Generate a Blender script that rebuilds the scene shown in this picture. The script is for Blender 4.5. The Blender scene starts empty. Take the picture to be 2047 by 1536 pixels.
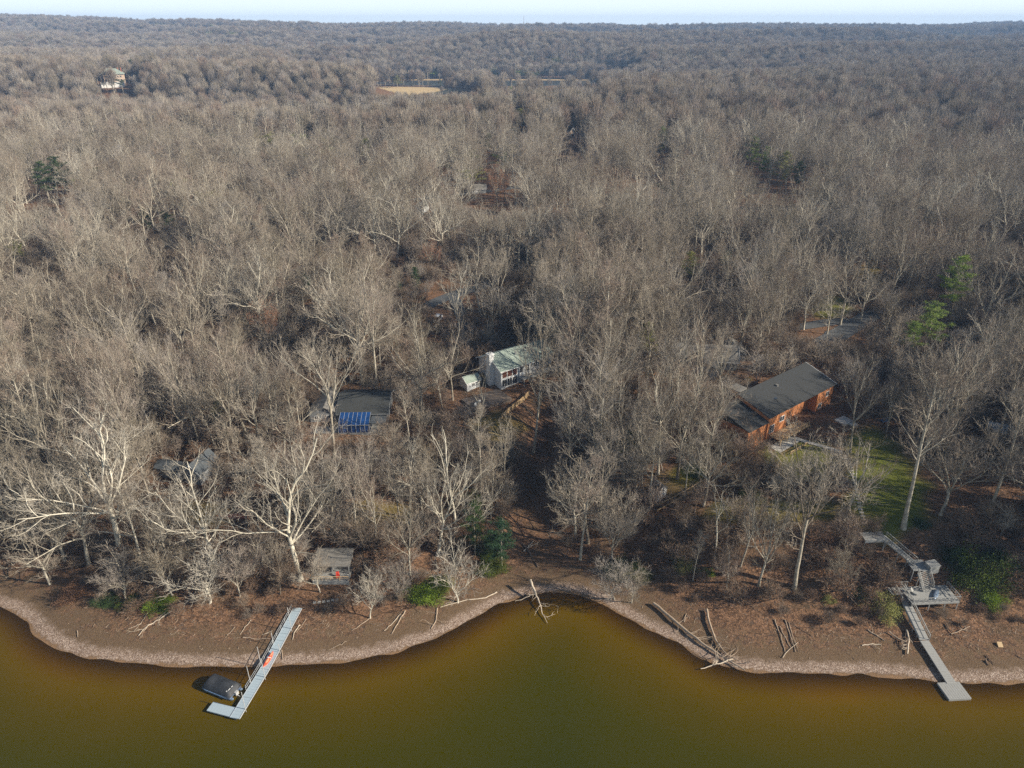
import bpy, math, random
import numpy as np
from mathutils import Vector, Matrix
R = math.radians
S = bpy.context.scene
COL = S.collection

# ------------------------------------------------------------------ camera, sky, sun, exposure
F_PX, CX, CY, PITCH, CAM_Z = 1421.0, 1023.5, 768.0, R(26.86), 100.0
cam_d = bpy.data.cameras.new("camera")
cam = bpy.data.objects.new("camera", cam_d)
COL.objects.link(cam)
cam.location = (0, 0, CAM_Z)
cam.rotation_euler = (R(90) - PITCH, 0, 0)
cam_d.sensor_fit = 'HORIZONTAL'
cam_d.sensor_width = 36
cam_d.lens = 36 * F_PX / 2047.0
cam_d.clip_start = 1
cam_d.clip_end = 30000
S.camera = cam

SUN_EL, SUN_AZ = R(28), R(-14)         # azimuth measured from +X towards +Y
w = bpy.data.worlds.new("World")
S.world = w
w.use_nodes = True
wn = w.node_tree.nodes
sky = wn.new('ShaderNodeTexSky')
sky.sky_type = 'NISHITA'
sky.sun_disc = False
sky.sun_elevation = SUN_EL
sky.sun_rotation = R(90) - SUN_AZ
sky.air_density = 1.4
sky.dust_density = 0.3
sky.ozone_density = 1.0
wl = w.node_tree.links
_tc = wn.new('ShaderNodeTexCoord')
_sp = wn.new('ShaderNodeSeparateXYZ')
wl.new(_tc.outputs['Generated'], _sp.inputs[0])
_mr = wn.new('ShaderNodeMapRange')
_mr.interpolation_type = 'SMOOTHSTEP'
_mr.inputs['From Min'].default_value = 0.0
_mr.inputs['From Max'].default_value = 0.22
wl.new(_sp.outputs['Z'], _mr.inputs[0])
_mx = wn.new('ShaderNodeMix')
_mx.data_type = 'RGBA'
_mx.inputs[6].default_value = (12.2, 13.8, 15.0, 1)      # pale winter sky low over the horizon
wl.new(_mr.outputs[0], _mx.inputs[0])
wl.new(sky.outputs[0], _mx.inputs[7])
wl.new(_mx.outputs[2], wn['Background'].inputs[0])
wn['Background'].inputs[1].default_value = 0.055
sd = bpy.data.lights.new("sun", 'SUN')
sd.energy = 5.0
sd.angle = R(0.5)
sd.color = (1.0, 0.90, 0.74)
sun = bpy.data.objects.new("sun", sd)
COL.objects.link(sun)
to_sun = Vector((math.cos(SUN_EL) * math.cos(SUN_AZ), math.cos(SUN_EL) * math.sin(SUN_AZ), math.sin(SUN_EL)))
sun.rotation_euler = to_sun.to_track_quat('Z', 'Y').to_euler()
sun.location = (200, -40, 160)
S.view_settings.view_transform = 'Standard'
S.view_settings.look = 'None'
S.view_settings.exposure = 0.66
S.view_settings.gamma = 1
S.cycles.use_denoising = False
S.cycles.max_bounces = 4
S.cycles.diffuse_bounces = 2
S.cycles.glossy_bounces = 2
S.cycles.transmission_bounces = 2
S.cycles.volume_bounces = 0
S.cycles.transparent_max_bounces = 8

# ------------------------------------------------------------------ projection helpers (photo pixels, 2047 x 1536)
sp, cp = math.sin(PITCH), math.cos(PITCH)

def ray(px, py):
    u, v = (px - CX) / F_PX, (CY - py) / F_PX
    return np.array([u, cp + v * sp, -sp + v * cp])

def P(px, py, z=0.0):
    d = ray(px, py)
    t = (z - CAM_Z) / d[2]
    return np.array([d[0] * t, d[1] * t, z])

def proj(x, y, z):
    zc = z - CAM_Z
    dep = y * cp - zc * sp
    dep = np.where(dep < 1, 1, dep)
    return CX + F_PX * x / dep, CY - F_PX * (y * sp + zc * cp) / dep

# ------------------------------------------------------------------ terrain
def vnoise(x, y, seed=0):
    xi, yi = np.floor(x).astype(np.int64), np.floor(y).astype(np.int64)
    fx, fy = x - xi, y - yi
    fx, fy = fx * fx * (3 - 2 * fx), fy * fy * (3 - 2 * fy)
    def hsh(a, b):
        n = (a * 374761393 + b * 668265263 + seed * 974711) & 0xffffffff
        n = ((n ^ (n >> 13)) * 1274126177) & 0xffffffff
        return ((n ^ (n >> 16)) & 0xffff) / 65535.0
    a, b, c, d = hsh(xi, yi), hsh(xi + 1, yi), hsh(xi, yi + 1), hsh(xi + 1, yi + 1)
    return (a * (1 - fx) + b * fx) * (1 - fy) + (c * (1 - fx) + d * fx) * fy

SHORE_PX = [(-420, 1190), (-200, 1195), (-60, 1205), (15, 1218), (45, 1238), (70, 1268), (110, 1298), (180, 1320), (300, 1331), (420, 1335),
            (560, 1333), (700, 1325), (800, 1303), (880, 1276), (950, 1237), (1005, 1205), (1060, 1190),
            (1130, 1183), (1185, 1196), (1235, 1226), (1300, 1262), (1360, 1290), (1420, 1328), (1500, 1345),
            (1600, 1349), (1700, 1350), (1800, 1353), (1870, 1364), (1960, 1369), (2047, 1366), (2200, 1360), (2500, 1350)]
SH = np.array([P(a, b)[:2] for a, b in SHORE_PX])
SH = np.vstack([[(-420, 150)], [(-160, 128)], SH[2:], [(420, 92)]])
for _ in range(2):      # round the corners of the traced shoreline
    q_ = SH[:-1] * .75 + SH[1:] * .25; r_ = SH[:-1] * .25 + SH[1:] * .75
    SH = np.vstack([SH[:1], np.stack([q_, r_], 1).reshape(-1, 2), SH[-1:]])

def shore_d(x, y):
    best = np.full(x.shape, 1e9)
    for i in range(len(SH) - 1):
        a, b = SH[i], SH[i + 1]
        ab = b - a
        t = np.clip(((x - a[0]) * ab[0] + (y - a[1]) * ab[1]) / (ab @ ab), 0, 1)
        best = np.minimum(best, np.hypot(x - a[0] - t * ab[0], y - a[1] - t * ab[1]))
    ys = np.interp(x, SH[:, 0], SH[:, 1])
    return np.where(y > ys, best, -best)

GUL = np.array([P(1110, 1190, 0)[:2], P(1090, 1110, 2)[:2], P(1075, 1000, 4)[:2], P(1080, 900, 7)[:2], P(1110, 800, 11)[:2]])

def sstep(a, b, x):
    t = np.clip((x - a) / (b - a), 0, 1)
    return t * t * (3 - 2 * t)

def h(x, y):
    x = np.asarray(x, float); y = np.asarray(y, float)
    d = np.full(x.shape, 60.0)
    near = y < 320
    if near.any():
        d[near] = shore_d(x[near], y[near])
    d = np.where(y >= 320, y - 100, d)
    und = np.where(d < 0, np.maximum(d * 0.10, -7), 0)
    rt = sstep(-10, 40, x)
    bank = np.interp(d, [0, 3, 11, 15, 30, 60, 110, 200], [0, .25, 1.2, 2.0, 5.5, 9, 13, 16]) * (1 - rt) + \
        np.interp(d, [0, 3, 12, 16, 31, 60, 110, 200], [0, .25, 1.2, 2.0, 9.5, 11.5, 14, 16]) * rt
    g = np.full(x.shape, 1e9)
    m = y < 260
    if m.any():
        gg = np.full(m.sum(), 1e9)
        for i in range(len(GUL) - 1):
            a, b = GUL[i], GUL[i + 1]
            ab = b - a
            t = np.clip(((x[m] - a[0]) * ab[0] + (y[m] - a[1]) * ab[1]) / (ab @ ab), 0, 1)
            gg = np.minimum(gg, np.hypot(x[m] - a[0] - t * ab[0], y[m] - a[1] - t * ab[1]))
        g[m] = gg
    bank = bank * (1 - 0.62 * np.exp(-(g / 7.5) ** 2) * (1 - sstep(150, 230, y)))
    far = np.interp(y, [0, 320, 420, 640, 760, 900, 990, 1080, 1200, 1340, 1380, 1550, 1600, 1720, 1850, 2150, 2600, 3200],
                    [16, 16, 16, 17, 15, 14, 10, 5, 3.5, 1.2, 1, 1, 8, 30, 38, 24, 46, 50])
    s = x / np.maximum(y + 60, 60)
    yy = y + 260 * sstep(.10, .17, s) * sstep(1000, 1300, y)
    rf_ = sstep(.08, .15, s)
    far = far * (1 - rf_) + rf_ * np.interp(yy, [0, 420, 640, 900, 1080, 1340, 1560, 1640, 1800, 2200, 2600, 3200], [16, 16, 17, 20, 14, 1, 1, 14, 38, 30, 46, 50])
    lf = sstep(-.10, -.19, s) * (1 - sstep(1000, 1120, y) * (1 - sstep(-.24, -.32, s)))
    far = far * (1 - lf) + lf * np.interp(y, [0, 420, 560, 690, 730, 800, 835, 900, 960, 1200, 1500, 1750, 2000, 2600, 3200], [16, 16, 16, 9, 6, 1, 5, 27, 31, 20, 36, 26, 44, 48, 56])
    # wooded rise on the left with the far house on it
    far = far + 6 * sstep(-0.30, -0.46, s) * np.exp(-((y - 960) / 120) ** 2)
    # right hand plateau stays high where the centre falls to the far lake
    far = far + (24 - np.minimum(far, 24)) * sstep(0.20, 0.48, s) * sstep(700, 1000, y) * (1 - sstep(1700, 2100, y))
    pxs = np.interp(s * F_PX * 1.0 * 1.12 + CX, [0, 300, 700, 1000, 1400, 1700, 2047], [26, 36, 46, 52, 50, 48, 45])
    ridge = CAM_Z - 29 + (48.5 - pxs) / 1792.0 * 3500
    k = sstep(2500, 3500, y)
    ridge = ridge + (vnoise(x / 420, y / 400, 61) - .5) * 16
    far = far * (1 - k) + ridge * k - 30 * sstep(4200, 5200, y)
    roll = (vnoise(x / 150, y / 150, 3) - 0.5) * 7 + (vnoise(x / 420, y / 420, 5) - 0.5) * 14 * sstep(1000, 1500, y) * 1.6
    roll = roll * sstep(300, 500, y) * (1 - 0.8 * np.exp(-((y - 1380) / 160) ** 2) * (np.abs(s) < 0.3))
    base = np.where(d < 0, und, bank)
    kk = sstep(200, 320, y)
    z = base * (1 - kk) + (far + roll) * kk
    z = np.where((y < 320), np.where(d < 0, und, z), z)
    z = z + np.where(d > 13, (vnoise(x / 9, y / 9, 1) - 0.5) * 0.7 * sstep(13, 25, d), (vnoise(x / 3, y / 3, 2) - 0.5) * 0.10)
    # the far arm of the lake
    z = z + (vnoise(x / 460 + 3, y / 230, 31) - .5) * 62 * sstep(1650, 2000, y) * (1 - sstep(3000, 3500, y)) + (vnoise(x / 190, y / 120, 33) - .5) * 14 * sstep(1650, 1900, y) * (1 - sstep(3000, 3500, y))
    lake = sstep(1.0, 0.86, np.sqrt(((x + 40) / 262) ** 2 + ((y - 1462) / 82) ** 2))
    z = z * (1 - lake) - 2.5 * lake
    z = np.where((y > 1538) & (y < 1600) & (np.abs(x + 40) < 330), np.maximum(z, .9), z)
    z = np.where((y > 1650) & (y < 3000), np.minimum(z, 64 + (z - 64) * .2 * (z > 64) + 30 * (s < -.45)), z)
    return z

def hz(x, y):
    return float(h(np.array([x]), np.array([y]))[0])

def G(px, py, lift=0.0):
    d = ray(px, py)
    t = np.concatenate([np.linspace(60, 420, 900), np.geomspace(421, 9000, 900)])
    X, Y, Z = d[0] * t, d[1] * t, CAM_Z + d[2] * t
    hh = np.maximum(h(X, Y), 0) + lift
    i = int(np.argmax(Z < hh))
    if i == 0:
        i = 1
    a, b = Z[i - 1] - hh[i - 1], hh[i] - Z[i]
    tt = t[i - 1] + (t[i] - t[i - 1]) * a / max(a + b, 1e-6)
    return np.array([d[0] * tt, d[1] * tt, CAM_Z + d[2] * tt])

# ------------------------------------------------------------------ object helpers
def tag(o, label=None, cat=None, group=None, kind=None):
    if label: o['label'] = label
    if cat: o['category'] = cat
    if group: o['group'] = group
    if kind: o['kind'] = kind
    return o

def empty(name, loc, rz=0.0, label=None, cat=None, group=None):
    o = bpy.data.objects.new(name, None)
    o.empty_display_size = 0.5
    COL.objects.link(o)
    o.location = loc
    o.rotation_euler = (0, 0, rz)
    return tag(o, label, cat, group)

def link(name, mesh, parent=None, loc=None):
    o = bpy.data.objects.new(name, mesh)
    COL.objects.link(o)
    if parent is not None: o.parent = parent
    if loc is not None: o.location = loc
    return o

class MB:
    def __init__(s):
        s.v, s.f, s.m = [], [], []
    def quad(s, a, b, c, d, mi=0):
        n = len(s.v)
        s.v += [tuple(a), tuple(b), tuple(c), tuple(d)]
        s.f.append((n, n + 1, n + 2, n + 3)); s.m.append(mi)
    def poly(s, pts, mi=0):
        n = len(s.v)
        s.v += [tuple(p) for p in pts]
        s.f.append(tuple(range(n, n + len(pts)))); s.m.append(mi)
    def box(s, x0, x1, y0, y1, z0, z1, mi=0):
        n = len(s.v)
        s.v += [(x0, y0, z0), (x1, y0, z0), (x1, y1, z0), (x0, y1, z0), (x0, y0, z1), (x1, y0, z1), (x1, y1, z1), (x0, y1, z1)]
        for q in ((0, 3, 2, 1), (4, 5, 6, 7), (0, 1, 5, 4), (1, 2, 6, 5), (2, 3, 7, 6), (3, 0, 4, 7)):
            s.f.append(tuple(n + i for i in q)); s.m.append(mi)
        return s
    def hull8(s, bot, top, mi=0):
        n = len(s.v)
        s.v += [tuple(p) for p in bot] + [tuple(p) for p in top]
        for q in ((0, 3, 2, 1), (4, 5, 6, 7), (0, 1, 5, 4), (1, 2, 6, 5), (2, 3, 7, 6), (3, 0, 4, 7)):
            s.f.append(tuple(n + i for i in q)); s.m.append(mi)
        return s
    def bar(s, a, b, wd, ht=None, mi=0):
        """rectangular bar from a to b"""
        a, b = Vector(a), Vector(b)
        ht = ht or wd
        d = (b - a).normalized()
        up = Vector((0, 0, 1)) if abs(d.z) < 0.95 else Vector((1, 0, 0))
        sx = d.cross(up).normalized() * wd / 2
        sz = sx.cross(d).normalized() * ht / 2
        c = [(-1, -1), (1, -1), (1, 1), (-1, 1)]
        return s.hull8([a + sx * i + sz * j for i, j in c], [b + sx * i + sz * j for i, j in c], mi)
    def tube(s, pts, rad, k=6, mi=0):
        pts = [Vector(p) for p in pts]
        n0 = len(s.v)
        N = len(pts)
        ref = Vector((0.31, 0.52, 0.8)).normalized()
        for i, p in enumerate(pts):
            d = (pts[min(i + 1, N - 1)] - pts[max(i - 1, 0)]).normalized()
            a = d.cross(ref)
            if a.length < 1e-3: a = d.cross(Vector((1, 0, 0)))
            a.normalize(); b = d.cross(a)
            r = rad[i] if hasattr(rad, '__len__') else rad
            for j in range(k):
                t = 2 * math.pi * j / k
                s.v.append(tuple(p + a * (r * math.cos(t)) + b * (r * math.sin(t))))
        for i in range(N - 1):
            for j in range(k):
                s.f.append((n0 + i * k + j, n0 + i * k + (j + 1) % k, n0 + (i + 1) * k + (j + 1) % k, n0 + (i + 1) * k + j)); s.m.append(mi)
        s.f.append(tuple(n0 + j for j in range(k))[::-1]); s.m.append(mi)
        s.f.append(tuple(n0 + (N - 1) * k + j for j in range(k))); s.m.append(mi)
        return s
    def mesh(s, name, mats, smooth=False):
        me = bpy.data.meshes.new(name)
        me.from_pydata(s.v, [], s.f)
        for m in (mats if isinstance(mats, (list, tuple)) else [mats]):
            me.materials.append(m)
        me.polygons.foreach_set('material_index', s.m)
        if smooth: me.polygons.foreach_set('use_smooth', [True] * len(s.f))
        me.update()
        return me
    def build(s, name, mats, parent=None, smooth=False, loc=None):
        return link(name, s.mesh(name, mats, smooth), parent, loc)

# ------------------------------------------------------------------ materials
def newmat(name):
    m = bpy.data.materials.new(name)
    m.use_nodes = True
    nt = m.node_tree
    nt.nodes.clear()
    out = nt.nodes.new('ShaderNodeOutputMaterial')
    return m, nt, out

def mat(name, col, rough=0.8, noise=0.25, scale=2.0, metal=0.0, stretch=None, spec=0.3, bump=0.0):
    """principled surface whose colour wanders a little with object-space noise"""
    m, nt, out = newmat(name)
    N, L = nt.nodes, nt.links
    b = N.new('ShaderNodeBsdfPrincipled')
    b.inputs['Roughness'].default_value = rough
    b.inputs['Metallic'].default_value = metal
    b.inputs['Specular IOR Level'].default_value = spec
    tc = N.new('ShaderNodeTexCoord')
    mp = N.new('ShaderNodeMapping')
    mp.inputs['Scale'].default_value = stretch or (1, 1, 1)
    L.new(tc.outputs['Object'], mp.inputs[0])
    nz = N.new('ShaderNodeTexNoise')
    nz.inputs['Scale'].default_value = scale
    nz.inputs['Detail'].default_value = 5
    nz.inputs['Roughness'].default_value = 0.65
    L.new(mp.outputs[0], nz.inputs['Vector'])
    cr = N.new('ShaderNodeValToRGB')
    c = np.array(col)
    cr.color_ramp.elements[0].position = 0.3
    cr.color_ramp.elements[1].position = 0.7
    cr.color_ramp.elements[0].color = (*np.clip(c * (1 - noise), 0, 1), 1)
    cr.color_ramp.elements[1].color = (*np.clip(c * (1 + noise), 0, 1), 1)
    L.new(nz.outputs['Fac'], cr.inputs[0])
    L.new(cr.outputs[0], b.inputs['Base Color'])
    if bump:
        bp = N.new('ShaderNodeBump')
        bp.inputs['Strength'].default_value = bump
        bp.inputs['Distance'].default_value = 0.05
        L.new(nz.outputs['Fac'], bp.inputs['Height'])
        L.new(bp.outputs[0], b.inputs['Normal'])
    L.new(b.outputs[0], out.inputs[0])
    return m

def tree_mat(name, cols, contrast=0.25, scale=0.8, transl=0.0):
    """each tree picks its own tone from cols by the object's random value"""
    m, nt, out = newmat(name)
    N, L = nt.nodes, nt.links
    oi = N.new('ShaderNodeObjectInfo')
    cr = N.new('ShaderNodeValToRGB')
    el = cr.color_ramp.elements
    while len(el) < len(cols): el.new(0.5)
    for i, c in enumerate(cols):
        el[i].position = i / (len(cols) - 1)
        el[i].color = (*c, 1)
    L.new(oi.outputs['Random'], cr.inputs[0])
    tc = N.new('ShaderNodeTexCoord')
    nz = N.new('ShaderNodeTexNoise')
    nz.inputs['Scale'].default_value = scale
    nz.inputs['Detail'].default_value = 3
    L.new(tc.outputs['Object'], nz.inputs['Vector'])
    mr = N.new('ShaderNodeMapRange')
    mr.inputs['From Min'].default_value = 0.3
    mr.inputs['From Max'].default_value = 0.7
    mr.inputs['To Min'].default_value = 1 - contrast
    mr.inputs['To Max'].default_value = 1 + contrast
    L.new(nz.outputs['Fac'], mr.inputs[0])
    mx = N.new('ShaderNodeVectorMath'); mx.operation = 'SCALE'
    L.new(cr.outputs[0], mx.inputs[0])
    L.new(mr.outputs[0], mx.inputs['Scale'])
    d = N.new('ShaderNodeBsdfDiffuse')
    L.new(mx.outputs[0], d.inputs[0])
    if transl:
        t = N.new('ShaderNodeBsdfTranslucent')
        L.new(mx.outputs[0], t.inputs[0])
        ms = N.new('ShaderNodeMixShader')
        ms.inputs[0].default_value = transl
        L.new(d.outputs[0], ms.inputs[1]); L.new(t.outputs[0], ms.inputs[2])
        L.new(ms.outputs[0], out.inputs[0])
    else:
        L.new(d.outputs[0], out.inputs[0])
    return m

M = {}
M['bark'] = tree_mat('bark', [(.29, .26, .21), (.40, .365, .30), (.31, .275, .22), (.47, .43, .355), (.17, .14, .11)], .35, 1.5)
M['bark_pale'] = tree_mat('bark_pale', [(.47, .43, .35), (.54, .50, .42)], .3, 1.2)
M['twig'] = tree_mat('twig', [(.27, .225, .18), (.40, .35, .29), (.16, .125, .098), (.35, .315, .28), (.29, .22, .175), (.22, .19, .145), (.37, .32, .26)], .15, .3)
M['twig_pale'] = tree_mat('twig_pale', [(.32, .285, .24), (.38, .345, .295)], .15, .3)
M['twig_dark'] = tree_mat('twig_dark', [(.19, .14, .105), (.26, .20, .15), (.22, .18, .145)], .2, .4)
M['leaf_russet'] = tree_mat('leaf_russet', [(.40, .19, .115), (.36, .16, .09)], .3, 1.0, .2)
M['leaf_green'] = tree_mat('leaf_green', [(.10, .13, .03), (.12, .15, .03), (.07, .10, .03)], .45, .5, .15)
M['leaf_dark'] = tree_mat('leaf_dark', [(.045, .075, .03), (.06, .095, .035), (.045, .085, .045)], .4, .5, .1)
M['leaf_bright'] = tree_mat('leaf_bright', [(.16, .24, .03), (.20, .26, .04)], .4, .8, .2)
M['leaf_pine'] = tree_mat('leaf_pine', [(.25, .33, .07), (.18, .25, .07), (.30, .36, .10)], .35, .4, .15)
M['leaf_olive'] = tree_mat('leaf_olive', [(.28, .28, .10), (.23, .24, .09)], .3, .5, .15)
M['leaf_brown'] = tree_mat('leaf_brown', [(.17, .095, .06), (.24, .135, .085), (.13, .085, .055)], .4, 1.2, .1)
M['leaf_yellow'] = tree_mat('leaf_yellow', [(.55, .36, .05), (.6, .4, .08)], .3, .8, .15)
M['drift'] = mat('driftwood', (.36, .28, .21), .9, .3, 3)
M['drift_pale'] = mat('pale_driftwood', (.50, .42, .33), .9, .25, 3)
M['drift_dark'] = mat('dark_driftwood', (.16, .115, .085), .9, .3, 3)
M['alu'] = mat('grey_decking', (.36, .44, .50), .55, .10, 3, stretch=(1, 12, 1))
M['alu_edge'] = mat('grey_metal', (.50, .54, .58), .4, .12, 3, .3)
M['pole'] = mat('galvanised_pole', (.55, .55, .55), .4, .15, 3, .3)
M['wood_grey'] = mat('weathered_boards', (.31, .31, .30), .85, .22, 2.5, stretch=(1, 8, 1), bump=.3)
M['wood_grey2'] = mat('weathered_rails', (.29, .29, .28), .85, .22, 3)
M['wood_tan'] = mat('tan_timber', (.52, .37, .21), .75, .2, 3)
M['cover'] = mat('black_cover', (.035, .038, .044), .6, .35, 1.4, bump=.5)
M['pontoon'] = mat('pontoon_aluminium', (.30, .40, .55), .25, .1, 3, .6)
M['red_skirt'] = mat('dark_red_side', (.18, .03, .03), .4, .2, 3)
M['kayak'] = mat('orange_plastic', (.80, .11, .05), .35, .08, 3, spec=.5)
M['kayak_pale'] = mat('pale_orange_plastic', (.95, .34, .20), .35, .08, 3, spec=.5)
M['white'] = mat('white_paint', (.78, .78, .77), .6, .05, 3)
M['white_wall'] = mat('white_siding', (.62, .64, .66), .7, .07, 1.5, stretch=(1, 1, 12))
M['roof_green'] = mat('pale_green_shingles', (.29, .345, .30), .9, .16, 2.2, stretch=(1, 3, 3), bump=.4)
M['roof_grey'] = mat('grey_shingles', (.045, .047, .048), .95, .20, 2.2, stretch=(1, 3, 3), bump=.4)
M['roof_pale'] = mat('pale_grey_shingles', (.19, .18, .165), .9, .22, 2.0, bump=.4)
M['roof_dark'] = mat('charcoal_shingles', (.05, .053, .053), .95, .3, 2.2, stretch=(1, 3, 3), bump=.4)
M['roof_slate'] = mat('blue_grey_shingles', (.075, .085, .095), .9, .25, 2.2, bump=.4)
M['cedar'] = mat('orange_cedar_siding', (.50, .205, .085), .7, .22, 2.2, stretch=(1, 1, 8))
M['brick'] = mat('brick', (.36, .13, .085), .85, .3, 6)
M['grey_wall'] = mat('grey_siding', (.24, .25, .26), .8, .12, 1.5, stretch=(1, 1, 10))
M['tan_wall'] = mat('tan_siding', (.60, .45, .34), .75, .15, 1.5)
M['glass'] = mat('dark_window_glass', (.04, .045, .055), .08, .3, 1.5, spec=.8)
M['glass_red'] = mat('curtained_glass', (.13, .06, .045), .15, .4, 1.5, spec=.6)
M['glass_blue'] = mat('blue_glazing', (.012, .055, .19), .12, .35, 1.2, spec=.8)
M['stone'] = mat('flagstone', (.15, .12, .10), .9, .35, 3, bump=.6)
M['stone_pale'] = mat('pale_concrete', (.50, .47, .42), .9, .15, 3)
M['asphalt'] = mat('asphalt', (.085, .09, .095), .9, .25, .8)
M['patio'] = mat('brick_paving', (.40, .15, .10), .9, .3, 5)
M['blue_tarp'] = mat('blue_tarp', (.05, .12, .28), .5, .2, 3)
M['car_white'] = mat('white_car_paint', (.75, .77, .80), .3, .03, 2, spec=.6)
M['car_dark'] = mat('dark_car_paint', (.06, .08, .12), .3, .05, 2, spec=.6)
M['tyre'] = mat('tyre_rubber', (.02, .02, .02), .9, .1, 4)
M['red_paint'] = mat('red_paint', (.5, .05, .03), .5, .1, 3)
M['mast'] = mat('mast_steel', (.5, .45, .45), .6, .1, 3)
M['dry_grass'] = mat('dry_grass', (.42, .28, .13), .95, .25, .05)

# ------------------------------------------------------------------ ground
def ground_grid():
    ys = [-90.0]
    while ys[-1] < 5300:
        y = ys[-1]
        ys.append(y + (4 if y < 55 else 0.8 if y < 190 else max(0.8, (y - 90) * 0.0085)))
    ys = np.array(ys)
    u = np.linspace(-1, 1, 580)
    wd = np.where(ys < 0, 170, 1.12 * ys + 170)
    X = wd[:, None] * u[None, :]
    Y = np.repeat(ys[:, None], len(u), 1)
    return X, Y

def grid_mesh(name, X, Y, Z, attrs, m):
    nr, nc = X.shape
    co = np.stack([X.ravel(), Y.ravel(), Z.ravel()], 1).astype(np.float32)
    idx = np.arange(nr * nc, dtype=np.int32).reshape(nr, nc)
    q = np.stack([idx[:-1, :-1], idx[:-1, 1:], idx[1:, 1:], idx[1:, :-1]], -1).reshape(-1, 4)
    me = bpy.data.meshes.new(name)
    me.vertices.add(len(co)); me.vertices.foreach_set('co', co.ravel())
    me.loops.add(q.size); me.loops.foreach_set('vertex_index', q.ravel())
    me.polygons.add(len(q))
    me.polygons.foreach_set('loop_start', np.arange(0, q.size, 4, dtype=np.int32))
    me.polygons.foreach_set('use_smooth', np.ones(len(q), dtype=bool))
    me.update(calc_edges=True)
    for k, a in attrs.items():
        at = me.attributes.new(k, 'FLOAT', 'POINT')
        at.data.foreach_set('value', a.ravel().astype(np.float32))
    me.materials.append(m)
    return me

# soft patches of turf, given where the photograph shows them: centre, radii, strength
GRASS = [(1775, 985, 85, 100, 1.0), (1735, 895, 60, 45, .9), (1620, 925, 80, 42, .8), (1790, 1040, 80, 22, 1.0), (1560, 1022, 170, 26, .62),
         (1480, 1030, 90, 20, .5), (1380, 950, 40, 30, .8), (1660, 612, 50, 22, .8), (1745, 565, 25, 30, .5), (985, 858, 60, 28, .35)]
OLIVE = [(390, 1025, 70, 26, .9), (760, 1030, 80, 34, 1.0), (620, 1000, 60, 20, .5), (1740, 560, 30, 40, .9), (1000, 850, 50, 30, .6), (1340, 970, 60, 30, .5),
         (20, 1005, 40, 16, .6), (1590, 1030, 150, 20, .5), (640, 935, 40, 12, .6), (560, 935, 60, 14, .4)]
GX, GY = ground_grid()
GZ = h(GX, GY)
gd = np.full(GX.shape, 100.0)
_n = GY < 320
gd[_n] = shore_d(GX[_n], GY[_n])
gpx, gpy = proj(GX, GY, GZ)
def patches(lst):
    a = np.zeros(GX.shape)
    for cx, cy, rx, ry, s_ in lst:
        r = np.sqrt(((gpx - cx) / rx) ** 2 + ((gpy - cy) / ry) ** 2)
        a = np.maximum(a, s_ * (1 - sstep(.65, 1.15, r + (vnoise(GX / 4, GY / 4, 7) - .5) * .5)))
    return a * (GY < 400) * (GY > 60)
field = (1 - sstep(.8, 1.0, np.sqrt(((GX + 180) / 105) ** 2 + ((GY - 1262) / 95) ** 2))) * (GY > 1000)
field = np.maximum(field, ((np.abs(GX + 40) < 320) & (GY > 1537) & (GY < 1572)) * .8)

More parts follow.
